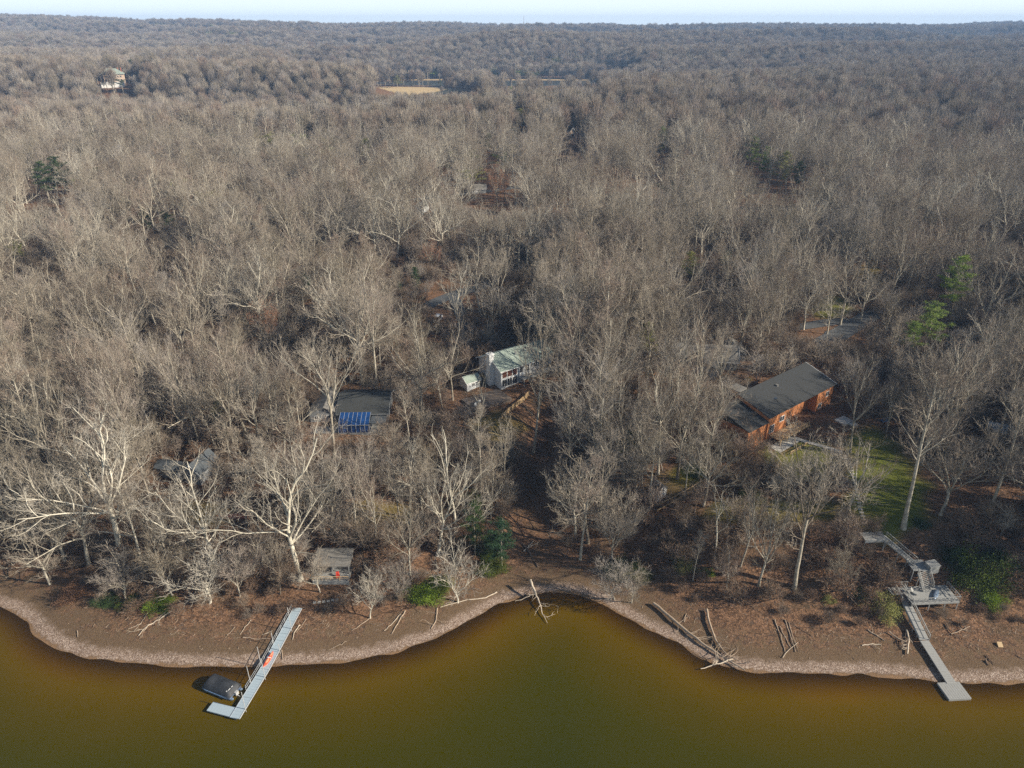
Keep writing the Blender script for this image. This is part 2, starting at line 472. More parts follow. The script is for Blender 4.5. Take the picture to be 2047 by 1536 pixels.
def ground_mat():
    m, nt, out = newmat('forest_floor')
    N, L = nt.nodes, nt.links
    def attr(n):
        a = N.new('ShaderNodeAttribute'); a.attribute_name = n; return a.outputs['Fac']
    def noise(scale, detail=5, rough=.6):
        n = N.new('ShaderNodeTexNoise')
        n.inputs['Scale'].default_value = scale; n.inputs['Detail'].default_value = detail; n.inputs['Roughness'].default_value = rough
        L.new(tc.outputs['Object'], n.inputs['Vector'])
        return n.outputs['Fac']
    def ramp(src, *cs):
        r = N.new('ShaderNodeValToRGB')
        e = r.color_ramp.elements
        while len(e) < len(cs): e.new(.5)
        for i, (p, c) in enumerate(cs):
            e[i].position = p; e[i].color = (*c, 1)
        L.new(src, r.inputs[0])
        return r.outputs[0]
    def mix(f, a, b, mode='MIX'):
        x = N.new('ShaderNodeMix'); x.data_type = 'RGBA'; x.blend_type = mode
        if isinstance(f, float): x.inputs[0].default_value = f
        else: L.new(f, x.inputs[0])
        for s_, i in ((a, 6), (b, 7)):
            if isinstance(s_, tuple): x.inputs[i].default_value = (*s_, 1)
            else: L.new(s_, x.inputs[i])
        return x.outputs[2]
    def mr(src, a, b, c=0., d=1.):
        x = N.new('ShaderNodeMapRange'); x.interpolation_type = 'SMOOTHSTEP'
        for i, v in enumerate((a, b, c, d)): x.inputs[i + 1].default_value = v
        L.new(src, x.inputs[0]); return x.outputs[0]
    def math_(op, a, b):
        x = N.new('ShaderNodeMath'); x.operation = op
        for i, s_ in enumerate((a, b)):
            if isinstance(s_, float): x.inputs[i].default_value = s_
            else: L.new(s_, x.inputs[i])
        return x.outputs[0]
    tc = N.new('ShaderNodeTexCoord')
    big, mid, fine, vfine = noise(.12), noise(.7), noise(4.5, 6, .7), noise(14, 3, .7)
    vb = N.new('ShaderNodeTexVoronoi'); vb.inputs['Scale'].default_value = 3.2
    L.new(tc.outputs['Object'], vb.inputs['Vector'])
    sb_ = N.new('ShaderNodeSeparateColor'); L.new(vb.outputs['Color'], sb_.inputs[0]); sepb = sb_.outputs[0]
    litter = ramp(fine, (.3, (.075, .045, .03)), (.45, (.145, .085, .054)), (.6, (.235, .14, .085)), (.75, (.38, .24, .15)))
    litter = mix(1.0, litter, ramp(sepb, (0, (.45, .45, .45)), (1, (1.5, 1.45, 1.4))), 'MULTIPLY')
    litter = mix(mr(mid, .5, .72, 0., .7), litter, (.10, .075, .055))
    litter = mix(mr(big, .5, .66, 0., .4), litter, (.075, .062, .040))
    # exposed lake bed: grey brown mud, then a band of pale shells and pebbles at the water line
    d = attr('shore')
    dn = math_('ADD', d, math_('MULTIPLY', math_('SUBTRACT', mid, .5), 3.0))
    mud = ramp(fine, (.3, (.10, .065, .038)), (.7, (.185, .125, .076)))
    mud = mix(mr(vfine, .56, .66), mud, (.30, .22, .155))
    vor = N.new('ShaderNodeTexVoronoi'); vor.inputs['Scale'].default_value = 7.0
    L.new(tc.outputs['Object'], vor.inputs['Vector'])
    sepv = N.new('ShaderNodeSeparateColor'); L.new(vor.outputs['Color'], sepv.inputs[0])
    peb = ramp(sepv.outputs[0], (0, (.17, .115, .085)), (.4, (.28, .20, .155)), (.7, (.40, .30, .24)), (1, (.56, .46, .39)))
    pband = math_('MULTIPLY', math_('MULTIPLY', mr(dn, .1, .8), mr(dn, 1.5, 3.4, 1., 0.)), mr(fine, .28, .55, .35, 1.))
    bed = mix(pband, mud, peb)
    wet = ramp(fine, (.3, (.22, .13, .07)), (.7, (.30, .19, .11)))
    bed = mix(mr(dn, -.2, .7, 1., 0.), bed, wet)
    rust = mix(math_('MULTIPLY', mr(dn, 3.6, 6.5), mr(mid, .42, .6)), bed, litter)
    col = mix(mr(dn, 6.5, 10.0), rust, litter)
    deep = mr(d, -3.0, -.3, 1., 0.)
    col = mix(deep, col, ramp(mid, (.3, (.30, .18, .06)), (.7, (.38, .24, .09))))
    g = math_('MULTIPLY', attr('grass'), mr(fine, .25, .5, .55, 1.))
    turf = ramp(mid, (.3, (.10, .125, .016)), (.7, (.16, .175, .026)))
    turf = mix(mr(fine, .45, .7, 0., .5), turf, (.15, .14, .045))
    col = mix(g, col, turf)
    o = math_('MULTIPLY', attr('olive'), mr(fine, .3, .55, .4, 1.))
    col = mix(o, col, ramp(fine, (.3, (.14, .105, .03)), (.7, (.25, .19, .06))))
    col = mix(attr('field'), col, ramp(big, (.3, (.50, .36, .18)), (.7, (.62, .46, .26))))
    b = N.new('ShaderNodeBsdfPrincipled')
    b.inputs['Roughness'].default_value = .95
    b.inputs['Specular IOR Level'].default_value = .1
    L.new(col, b.inputs['Base Color'])
    bp = N.new('ShaderNodeBump'); bp.inputs['Strength'].default_value = .8; bp.inputs['Distance'].default_value = .22
    L.new(math_('ADD', fine, math_('MULTIPLY', sepv.outputs[1], .3)), bp.inputs['Height'])
    L.new(bp.outputs[0], b.inputs['Normal'])
    L.new(b.outputs[0], out.inputs[0])
    return m

M['ground'] = ground_mat()
gme = grid_mesh('ground', GX, GY, GZ, dict(shore=gd, grass=patches(GRASS), olive=patches(OLIVE), field=field), M['ground'])
tag(link('ground', gme), kind='structure')

# water: a surface that turns from clear over the shallows to murky olive where it is deep
def water_mat(far=False):
    m, nt, out = newmat('lake_water_far' if far else 'lake_water')
    N, L = nt.nodes, nt.links
    gl = N.new('ShaderNodeBsdfGlossy'); gl.inputs['Roughness'].default_value = .06 if not far else .15
    gl.inputs[0].default_value = (1, 1, 1, 1)
    tc = N.new('ShaderNodeTexCoord')
    nz = N.new('ShaderNodeTexNoise'); nz.inputs['Scale'].default_value = 1.6; nz.inputs['Detail'].default_value = 4
    mp = N.new('ShaderNodeMapping'); mp.inputs['Scale'].default_value = (1, 1.8, 1)
    L.new(tc.outputs['Object'], mp.inputs[0]); L.new(mp.outputs[0], nz.inputs['Vector'])
    bp = N.new('ShaderNodeBump'); bp.inputs['Strength'].default_value = .25; bp.inputs['Distance'].default_value = .05
    L.new(nz.outputs['Fac'], bp.inputs['Height']); L.new(bp.outputs[0], gl.inputs['Normal'])
    fr = N.new('ShaderNodeFresnel'); fr.inputs['IOR'].default_value = 1.2
    L.new(bp.outputs[0], fr.inputs['Normal'])
    df = N.new('ShaderNodeBsdfDiffuse')
    if far:
        df.inputs[0].default_value = (.06, .07, .06, 1)
        body = df.outputs[0]
    else:
        a = N.new('ShaderNodeAttribute'); a.attribute_name = 'depth'
        n2 = N.new('ShaderNodeTexNoise'); n2.inputs['Scale'].default_value = .045; n2.inputs['Detail'].default_value = 3
        L.new(tc.outputs['Object'], n2.inputs['Vector'])
        ad = N.new('ShaderNodeMath'); ad.operation = 'MULTIPLY_ADD'
        L.new(n2.outputs['Fac'], ad.inputs[0]); ad.inputs[1].default_value = 7.; L.new(a.outputs['Fac'], ad.inputs[2])
        sb = N.new('ShaderNodeMath'); sb.operation = 'SUBTRACT'; L.new(ad.outputs[0], sb.inputs[0]); sb.inputs[1].default_value = 3.5
        cr = N.new('ShaderNodeValToRGB')
        mr = N.new('ShaderNodeMapRange'); mr.inputs[2].default_value = 34
        L.new(sb.outputs[0], mr.inputs[0]); L.new(mr.outputs[0], cr.inputs[0])
        e = cr.color_ramp.elements
        e[0].position = 0; e[0].color = (.170, .078, .004, 1)
        e[1].position = 1; e[1].color = (.030, .035, .003, 1)
        for p_, c_ in ((.14, (.102, .061, .001, 1)), (.32, (.070, .050, .0005, 1)), (.55, (.047, .043, .001, 1))):
            x = e.new(p_); x.color = c_
        # suspended grit
        n3 = N.new('ShaderNodeTexNoise'); n3.inputs['Scale'].default_value = 9; n3.inputs['Detail'].default_value = 2
        L.new(tc.outputs['Object'], n3.inputs['Vector'])
        mm = N.new('ShaderNodeMapRange'); mm.inputs[3].default_value = .75; mm.inputs[4].default_value = 1.25
        L.new(n3.outputs['Fac'], mm.inputs[0])
        vs = N.new('ShaderNodeVectorMath'); vs.operation = 'SCALE'
        L.new(cr.outputs[0], vs.inputs[0]); L.new(mm.outputs[0], vs.inputs['Scale'])
        L.new(vs.outputs[0], df.inputs[0])
        tr = N.new('ShaderNodeBsdfTransparent'); tr.inputs[0].default_value = (.90, .72, .42, 1)
        m2 = N.new('ShaderNodeMapRange'); m2.interpolation_type = 'SMOOTHSTEP'
        m2.inputs[1].default_value = -.5; m2.inputs[2].default_value = 6.0; m2.inputs[3].default_value = .10
        L.new(a.outputs['Fac'], m2.inputs[0])
        ms = N.new('ShaderNodeMixShader'); L.new(m2.outputs[0], ms.inputs[0])
        L.new(tr.outputs[0], ms.inputs[1]); L.new(df.outputs[0], ms.inputs[2])
        body = ms.outputs[0]
    mx = N.new('ShaderNodeMixShader')
    L.new(fr.outputs[0], mx.inputs[0]); L.new(body, mx.inputs[1]); L.new(gl.outputs[0], mx.inputs[2])
    L.new(mx.outputs[0], out.inputs[0])
    return m

xs = np.linspace(-420, 420, 420); ys = np.linspace(-86, 150, 260)
WX, WY = np.meshgrid(xs, ys)
wme = grid_mesh('lake', WX, WY, WX * 0, dict(depth=-shore_d(WX, WY)), water_mat())
tag(link('lake', wme), kind='structure')
xs = np.linspace(-330, 260, 12); ys = np.linspace(1365, 1560, 8)
WX, WY = np.meshgrid(xs, ys)
tag(link('far_lake', grid_mesh('far_lake', WX, WY, WX * 0, {}, water_mat(True))), kind='structure')

# roads, paths: sheets draped a little above the ground
def ribbon(name, pts_px, width, m, lift=.07, kind='structure', **kw):
    pts = [G(*p)[:2] for p in pts_px]
    dense = []
    for a, b in zip(pts[:-1], pts[1:]):
        n = max(2, int(np.hypot(*(b - a)) / 1.0))
        dense += [a + (b - a) * i / n for i in range(n)]
    dense.append(pts[-1])
    dense = np.array(dense)
    for _ in range(6):
        dense[1:-1] = (dense[:-2] + 2 * dense[1:-1] + dense[2:]) / 4
    t = np.gradient(dense, axis=0); t /= np.linalg.norm(t, axis=1)[:, None]
    nrm = np.stack([-t[:, 1], t[:, 0]], 1)
    nw = max(2, int(width / 1.0) + 1)
    wv = np.linspace(-.5, .5, nw)
    ws = width if not hasattr(width, '__len__') else np.interp(np.linspace(0, 1, len(dense)), np.linspace(0, 1, len(width)), width)
    ws = np.broadcast_to(ws, (len(dense),))
    X = dense[:, 0][:, None] + nrm[:, 0][:, None] * wv * ws[:, None]
    Y = dense[:, 1][:, None] + nrm[:, 1][:, None] * wv * ws[:, None]
    o = link(name, grid_mesh(name, X, Y, h(X, Y) + lift, {}, m))
    tag(o, kind=kind, **kw)
    return o

ribbon('road', [(2100, 460), (1980, 500), (1860, 560), (1760, 620), (1700, 655), (1640, 690)], 6.5, M['asphalt'], .10)
ribbon('driveway', [(1665, 665), (1640, 700), (1660, 735), (1690, 770)], 4.0, M['asphalt'], .12)
ribbon('road', [(1700, 640), (1560, 660), (1480, 640), (1350, 620)], 4.5, M['asphalt'], .12)
ribbon('road', [(760, 660), (880, 600), (960, 575), (1060, 520), (1200, 440), (1420, 415), (1640, 420), (1820, 440)], 5.5, M['asphalt'], .12)
ribbon('driveway', [(905, 590), (930, 650), (985, 690)], 4.0, M['asphalt'], .15)
ribbon('road', [(660, 395), (820, 400), (960, 385), (1060, 372)], 5.0, M['asphalt'], .12)
ribbon('path', [(1548, 900), (1570, 888), (1588, 876)], 3.0, M['stone_pale'], .10)
ribbon('path', [(1588, 876), (1610, 884), (1650, 894), (1684, 905)], 1.1, M['stone_pale'], .12)

# ------------------------------------------------------------------ tree meshes
UPV = np.array([0, 0, 1.0])
def nrm(v): return v / (np.linalg.norm(v) + 1e-9)

class TreeGeo:
    """collects limbs (tubes) and twigs (thin tapering blades) of one tree"""
    def __init__(s, seed):
        s.r = np.random.default_rng(seed)
        s.trunk, s.limb, s.fine, s.tw = [], [], [], []
    def path(s, p, d, L, n, wob, trop):
        pts = [p]
        for i in range(n):
            d = nrm(d + s.r.normal(0, wob, 3) + UPV * trop)
            p = p + d * (L / n)
            pts.append(p)
        return np.array(pts)
    def side(s, d, ang, az):
        a = nrm(np.cross(d, [.31, .52, .8])); b = np.cross(d, a)
        return nrm(d * math.cos(ang) + (a * math.cos(az) + b * math.sin(az)) * math.sin(ang))

def grow(seed, kind, H, q=1.0, maxlev=5, wtw=1.0):
    """kind: vase, broad, pole, small, snag"""
    T = TreeGeo(seed); r = T.r
    R0 = H * (.0125 if kind != 'broad' else .0150)
    ftrunk = dict(vase=.50, broad=.36, pole=.94, small=.25, snag=.5, shrub=.04)[kind]
    tp = T.path(np.zeros(3), nrm(np.array([r.normal(0, .05), r.normal(0, .05), 1])), H * ftrunk, 7, .035 if kind != 'small' else .1, .05)
    rt = np.linspace(R0, R0 * (.62 if kind != 'pole' else .18), len(tp)); rt[0] *= 1.35
    T.trunk.append((tp, rt, 7))
    up = {'vase': .10, 'broad': .07, 'pole': .06, 'small': .06, 'snag': .05, 'shrub': .05}[kind]
    def child(p, d, L, rad, lev):
        n = {1: 6, 2: 4, 3: 3}[lev]
        wob = {1: .10, 2: .12, 3: .13}[lev] * (1.4 if kind in ('broad', 'snag') else 1)
        pts = T.path(p, d, L, n, wob, up)
        rr = np.linspace(rad, rad * .35, len(pts))
        (T.limb if lev < 3 else T.fine).append((pts, rr, {1: 5, 2: 4, 3: 3}[lev]))
        if lev >= maxlev: return
        cnt = {1: 6, 2: 5.0, 3: 4.2}[lev] * q
        if kind == 'snag': cnt = {1: 3, 2: 2, 3: 2}[lev]
        cnt = int(cnt) + (r.random() < cnt % 1)
        az0 = r.random() * 6.28
        for i in range(cnt):
            t = .22 + .78 * (i + r.random() * .6) / cnt
            t = min(t, 1)
            k = min(int(t * n), n - 1); f = t * n - k
            pp = pts[k] * (1 - f) + pts[k + 1] * f
            dd = nrm(pts[k + 1] - pts[k])
            nd = T.side(dd, r.uniform(.38, .85), az0 + i * 2.4 + r.normal(0, .3))
            nd = nrm(nd + UPV * .16)
            nl = L * r.uniform(.42, .62) * (1 - .35 * t)
            if lev < 3:
                child(pp, nd, max(nl, 1.2), max(rad * .52 * (1 - .35 * t), .050 if lev == 1 else .024), lev + 1)
            else:
                twig(pp, nd, max(nl, .9), 4)
    def twig(p, d, L, lev):
        w0 = (.024 if lev == 4 else .017) * wtw
        mid = p + d * L * .5 + r.normal(0, .07 * L, 3)
        end = mid + nrm(d + r.normal(0, .25, 3) + UPV * .15) * L * .5
        T.tw.append((p, mid, w0, w0 * .7)); T.tw.append((mid, end, w0 * .7, w0 * .15))
        if lev == 4 and maxlev >= 5:
            for i in range(2):
                t = r.uniform(.2, .95)
                nd = T.side(d, r.uniform(.3, .7), r.random() * 6.28)
                pp = p + (mid - p) * t * 2 if t < .5 else mid + (end - mid) * (t * 2 - 1)
                e = pp + nrm(nd + UPV * .15) * L * r.uniform(.45, .8)
                T.tw.append((pp, e, .015 * wtw, .004 * wtw))
    top = tp[-1]
    if kind in ('vase', 'broad', 'small', 'snag', 'shrub'):
        n = {'vase': 6, 'broad': 7, 'small': 6, 'snag': 4, 'shrub': 8}[kind]
        a0 = r.random() * 6.28
        for i in range(n):
            az = a0 + i * 2.4 + r.normal(0, .25)
            el = {'vase': r.uniform(.22, .70), 'broad': r.uniform(.35, 1.2), 'small': r.uniform(.3, .95), 'snag': r.uniform(.2, .8), 'shrub': r.uniform(.3, 1.1)}[kind]
            j = len(tp) - 1 - (i % 3 if kind != 'shrub' else 0)
            d = np.array([math.sin(el) * math.cos(az), math.sin(el) * math.sin(az), math.cos(el)])
            L = H * {'vase': .42, 'broad': .44, 'small': .42, 'snag': .4, 'shrub': .6}[kind] * r.uniform(.85, 1.15) * (1.1 if el < .5 else 1)
            child(tp[j], d, L, R0 * r.uniform(.30, .48), 1)
        # leader
        child(top, nrm(np.array([r.normal(0, .1), r.normal(0, .1), 1])), H * (1 - ftrunk) * .9, R0 * .55, 1)
        if kind == 'broad' or kind == 'vase':
            for i in range(3):
                j = r.integers(3, 6)
                az = r.random() * 6.28
                child(tp[j], nrm(np.array([math.cos(az), math.sin(az), .35])), H * .16, R0 * .22, 2)
    else:
        n = 15
        a0 = r.random() * 6.28
        for i in range(n):
            t = .42 + .57 * (i + r.random() * .5) / n
            k = min(int(t * 7), 6); f = t * 7 - k
            p = tp[k] * (1 - f) + tp[k + 1] * f
            az = a0 + i * 2.4; el = r.uniform(.7, 1.1) * (1.15 - .5 * t)
            d = np.array([math.sin(el) * math.cos(az), math.sin(el) * math.sin(az), math.cos(el)])
            L = H * .25 * (1.25 - .75 * t) * r.uniform(.75, 1.2)
            child(p, d, L, R0 * .30 * (1.2 - .7 * t), 1 if i % 2 == 0 else 2)
    return T

def tubes_np(tubes):
    V, Fq, n0 = [], [], 0
    for pts, rad, k in tubes:
        n = len(pts)
        d = np.gradient(pts, axis=0); d /= (np.linalg.norm(d, axis=1)[:, None] + 1e-9)
        a = np.cross(d, [.31, .52, .8]); a /= (np.linalg.norm(a, axis=1)[:, None] + 1e-9)
        b = np.cross(d, a)
        t = np.arange(k) * 2 * math.pi / k
        ring = pts[:, None, :] + rad[:, None, None] * (a[:, None, :] * np.cos(t)[None, :, None] + b[:, None, :] * np.sin(t)[None, :, None])
        V.append(ring.reshape(-1, 3))
        i = np.arange(n - 1)[:, None] * k; j = np.arange(k)[None, :]; j2 = (j + 1) % k
        Fq.append((np.stack([i + j, i + j2, i + k + j2, i + k + j], -1).reshape(-1, 4) + n0))
        n0 += n * k
    return np.vstack(V), np.vstack(Fq)

def twigs_np(tw, rng, sides=3):
    """tapering three-sided spars"""
    a = np.array([t[0] for t in tw]); b = np.array([t[1] for t in tw])
    w0 = np.array([t[2] for t in tw])[:, None]; w1 = np.array([t[3] for t in tw])[:, None]
    d = b - a; rnd = rng.normal(0, 1, a.shape)
    s = np.cross(d, rnd); s /= (np.linalg.norm(s, axis=1)[:, None] + 1e-9)
    t = np.cross(d, s); t /= (np.linalg.norm(t, axis=1)[:, None] + 1e-9)
    ring = []
    for k in range(3):
        c, n = math.cos(2.0944 * k), math.sin(2.0944 * k)
        ring.append(a + (s * c + t * n) * w0)
    for k in range(3):
        c, n = math.cos(2.0944 * k), math.sin(2.0944 * k)
        ring.append(b + (s * c + t * n) * w1)
    V = np.stack(ring, 1).reshape(-1, 3)
    i = np.arange(len(a))[:, None] * 6
    F = np.concatenate([i + np.array([[0, 1, 4, 3]]), i + np.array([[1, 2, 5, 4]]), i + np.array([[2, 0, 3, 5]])], 0)
    return V, F

def leaves_np(centers, n_per, spread, size, rng, flat=.6):
    c = np.repeat(np.array(centers), n_per, 0)
    p = c + rng.normal(0, 1, c.shape) * spread * np.array([1, 1, flat])
    d1 = rng.normal(0, 1, c.shape); d1 /= np.linalg.norm(d1, axis=1)[:, None]
    d2 = np.cross(d1, rng.normal(0, 1, c.shape)); d2 /= (np.linalg.norm(d2, axis=1)[:, None] + 1e-9)
    s = size * rng.uniform(.6, 1.3, (len(c), 1))
    V = np.stack([p - d1 * s, p - d2 * s * .6, p + d1 * s, p + d2 * s * .6], 1).reshape(-1, 3)
    return V, np.arange(len(V)).reshape(-1, 4)

def np_mesh(name, parts):
    """parts: list of (V, Fquads, material, smooth)"""
    V, Fq, mi, sm, n0 = [], [], [], [], 0
    mats = []
    for v, f, m_, s_ in parts:
        if m_ not in mats: mats.append(m_)
        V.append(v); Fq.append(f + n0); n0 += len(v)
        mi.append(np.full(len(f), mats.index(m_), np.int32)); sm.append(np.full(len(f), s_, bool))
    V = np.vstack(V).astype(np.float32); Fq = np.vstack(Fq).astype(np.int32)
    me = bpy.data.meshes.new(name)
    me.vertices.add(len(V)); me.vertices.foreach_set('co', V.ravel())
    me.loops.add(Fq.size); me.loops.foreach_set('vertex_index', Fq.ravel())
    me.polygons.add(len(Fq))
    me.polygons.foreach_set('loop_start', np.arange(0, Fq.size, 4, dtype=np.int32))
    me.polygons.foreach_set('material_index', np.concatenate(mi))
    me.polygons.foreach_set('use_smooth', np.concatenate(sm))
    me.update(calc_edges=True)
    for m_ in mats: me.materials.append(m_)
    return me

class Proto:
    pass

def bare_proto(seed, kind, H=28.0, q=1.0, bark='bark', twig='twig', leaf=None, maxlev=5, wtw=1.0, joined=False):
    T = grow(seed, kind, H, q, maxlev, wtw)
    rng = np.random.default_rng(seed + 99)
    tv, tf = tubes_np(T.trunk); lv, lf = tubes_np(T.limb)
    parts = [(lv, lf, M[bark], True)]
    if T.fine:
        fv, ff = tubes_np(T.fine); parts.append((fv, ff, M[twig], True))
    if T.tw:
        wv, wf = twigs_np(T.tw, rng)
        parts.append((wv, wf, M[twig], False))
    if leaf:
        ends = [t[1] for t in T.tw[::3]]
        a, b = leaves_np(ends, 3, .25, .13, rng)
        parts.append((a, b, M[leaf], False))
    p = Proto(); p.H = H; p.kind = kind
    allv = np.vstack([x[0] for x in parts])
    p.top = allv[:, 2].max(); p.rad = np.percentile(np.hypot(allv[:, 0], allv[:, 1]), 92)
    if joined:
        p.joined = np_mesh('wood_' + kind, [(tv, tf, M[bark], True)] + parts)
    else:
        p.trunk = np_mesh('trunk', [(tv, tf, M[bark], True)])
        p.crown = np_mesh('crown', parts)
        p.joined = np_mesh('wood_' + kind, [(tv, tf, M[bark], True)] + parts)
    return p

def conifer_proto(seed, H=22.0, kind='pine', leaf='leaf_pine', bark='bark'):
    r = np.random.default_rng(seed)
    tp = np.array([[r.normal(0, .05) * i, r.normal(0, .05) * i, H * i / 7.0] for i in range(8)])
    tv, tf = tubes_np([(tp, np.linspace(H * .013, .04, 8), 6)])
    limbs, cent = [], []
    z = H * (.32 if kind == 'pine' else .05)
    az = 0
    while z < H * .99:
        f = (z / H)
        if kind == 'pine': Lr = H * .21 * math.sin(min(1, (1 - f) * 1.7 + .12) * 1.5)
        else: Lr = H * .20 * (1 - f) ** .8 + .3
        for _ in range(2 if kind == 'pine' else 4):
            az += 2.4 + r.normal(0, .3)
            L = Lr * r.uniform(.6, 1.15)
            d = np.array([math.cos(az), math.sin(az), r.uniform(0, .45) if kind == 'pine' else r.uniform(-.1, .25)])
            p0 = np.array([0, 0, z])
            pts = np.array([p0 + d * L * t + np.array([0, 0, .12 * L * t * t]) for t in (0, .35, .7, 1)])
            limbs.append((pts, np.array([.06, .045, .03, .015]) * (H / 20), 3))
            for t in np.linspace(.3 if kind == 'pine' else .15, 1, max(3, int(L * 1.5))):
                c = p0 + d * L * t + np.array([0, 0, .12 * L * t * t])
                cent.append(c + r.normal(0, .18 * L * .5, 3) * np.array([1, 1, .4]))
        z += H * (.042 if kind == 'pine' else .035)
    lv, lf = tubes_np(limbs)
    nl = max(10, int(12000 / len(cent)))
    a, b = leaves_np(cent, nl, .38 * H / 20, .13 * H / 20, r, .45)
    p = Proto(); p.H = H; p.kind = kind; p.top = H; p.rad = H * .2
    p.trunk = np_mesh('trunk', [(tv, tf, M[bark], True)])
    p.crown = np_mesh('crown', [(lv, lf, M[bark], True), (a, b, M[leaf], False)])
    p.joined = np_mesh('wood_' + kind, [(tv, tf, M[bark], True), (lv, lf, M[bark], True), (a[:len(a) // 12 * 4], b[:len(b) // 3], M[leaf], False)])
    return p

def shrub_mesh(seed, leaf='leaf_dark', w=1.0, hgt=1.0, n=60, nl=90, size=.05, stems=True):
    """evergreen shrub of unit size, lumpy with gaps"""
    r = np.random.default_rng(seed)
    cent = []
    for i in range(n):
        v = nrm(r.normal(0, 1, 3)); v[2] = abs(v[2])
        rad = r.uniform(.45, 1.0)
        cent.append(v * rad * np.array([w, w, hgt]) * (1 + .25 * math.sin(3 * math.atan2(v[1], v[0]) + seed)))
    a, b = leaves_np(cent, nl, .15, size, r, .8)
    a[:, 2] = np.abs(a[:, 2])
    limbs = [(np.array([[0, 0, 0], c * .5 + r.normal(0, .05, 3), c]), np.array([.035, .02, .008]), 3) for c in cent[:20]]
    lv, lf = tubes_np(limbs)
    return np_mesh('shrub', [(lv, lf, M['twig_dark'], False), (a, b, M[leaf], False)])

def blob_wood(seed, q=1.0):
    """a far tree: trunk, a dome of upswept twigs, coarse enough to read at a kilometre"""
    r = np.random.default_rng(seed)
    H = 24.0; tw = []; limbs = []
    limbs.append((np.array([[0, 0, 0], [.2, .1, H * .35], [0, 0, H * .6]]), np.array([.35, .28, .15]), 4))
    base = np.array([0, 0, H * .42])
    rx = r.uniform(.85, 1.15)
    for i in range(int(560 * q)):
        u = r.random(); az = r.random() * 6.28
        el = math.acos(1 - u * .95)
        R_ = np.array([5.6 * rx * math.sin(el) * math.cos(az), 5.6 / rx * math.sin(el) * math.sin(az), H * .56 * math.cos(el) ** .8])
        e = base + R_ * r.uniform(.78, 1.06)
        s_ = base + R_ * r.uniform(.35, .8) + r.normal(0, .5, 3)
        tw.append((s_, e, .070, .025))
    for i in range(14):
        az = r.random() * 6.28
        e = base + np.array([4 * math.cos(az), 4 * math.sin(az), r.uniform(3, 9)])
        limbs.append((np.array([base - [0, 0, r.uniform(0, 3)], (base + e) / 2 - [0, 0, .4], e]), np.array([.14, .09, .04]), 3))
    lv, lf = tubes_np(limbs); wv, wf = twigs_np(tw, r)
    return np_mesh('wood_far', [(lv, lf, M['bark'], False), (wv, wf, M['twig'], False)])

PR = {}
PR['vase'] = [bare_proto(11 + i, 'vase', 29) for i in range(4)]
PR['broad'] = [bare_proto(31 + i, 'broad', 27) for i in range(4)]
PR['pole'] = [bare_proto(51 + i, 'pole', 30) for i in range(3)]
PR['small'] = [bare_proto(71 + i, 'small', 14) for i in range(3)]
PR['pale'] = [bare_proto(91 + i, 'broad', 27, 1.0, 'bark_pale', 'twig_pale') for i in range(3)]
PR['palesmall'] = [bare_proto(101 + i, 'small', 12, .85, 'bark_pale', 'twig_pale') for i in range(2)]
PR['russet'] = [bare_proto(111, 'broad', 22, 1.0, 'bark', 'twig_dark', 'leaf_russet')]
PR['snag'] = [bare_proto(121 + i, 'snag', 24, 1.0, 'bark_pale', 'twig', maxlev=3) for i in range(2)]
PR['pine'] = [conifer_proto(131 + i, 24, 'pine') for i in range(2)]
PR['darkpine'] = [conifer_proto(141, 22, 'pine', 'leaf_dark')]
PR['olive'] = [conifer_proto(151, 18, 'pine', 'leaf_olive')]
PR['cedar'] = [conifer_proto(161, 13, 'cedar', 'leaf_dark')]
FARW = [blob_wood(201 + i) for i in range(4)]
SAP = [bare_proto(301 + i, 'shrub', 5.0, .8, 'twig_dark', 'twig_dark', maxlev=5, wtw=.9, joined=True).joined for i in range(2)] + \
      [bare_proto(311 + i, 'small', 8.0, .7, 'twig', 'twig', maxlev=5, joined=True).joined for i in range(3)]

# ------------------------------------------------------------------ buildings
def ang(a, b): return math.atan2(b[1] - a[1], b[0] - a[0])

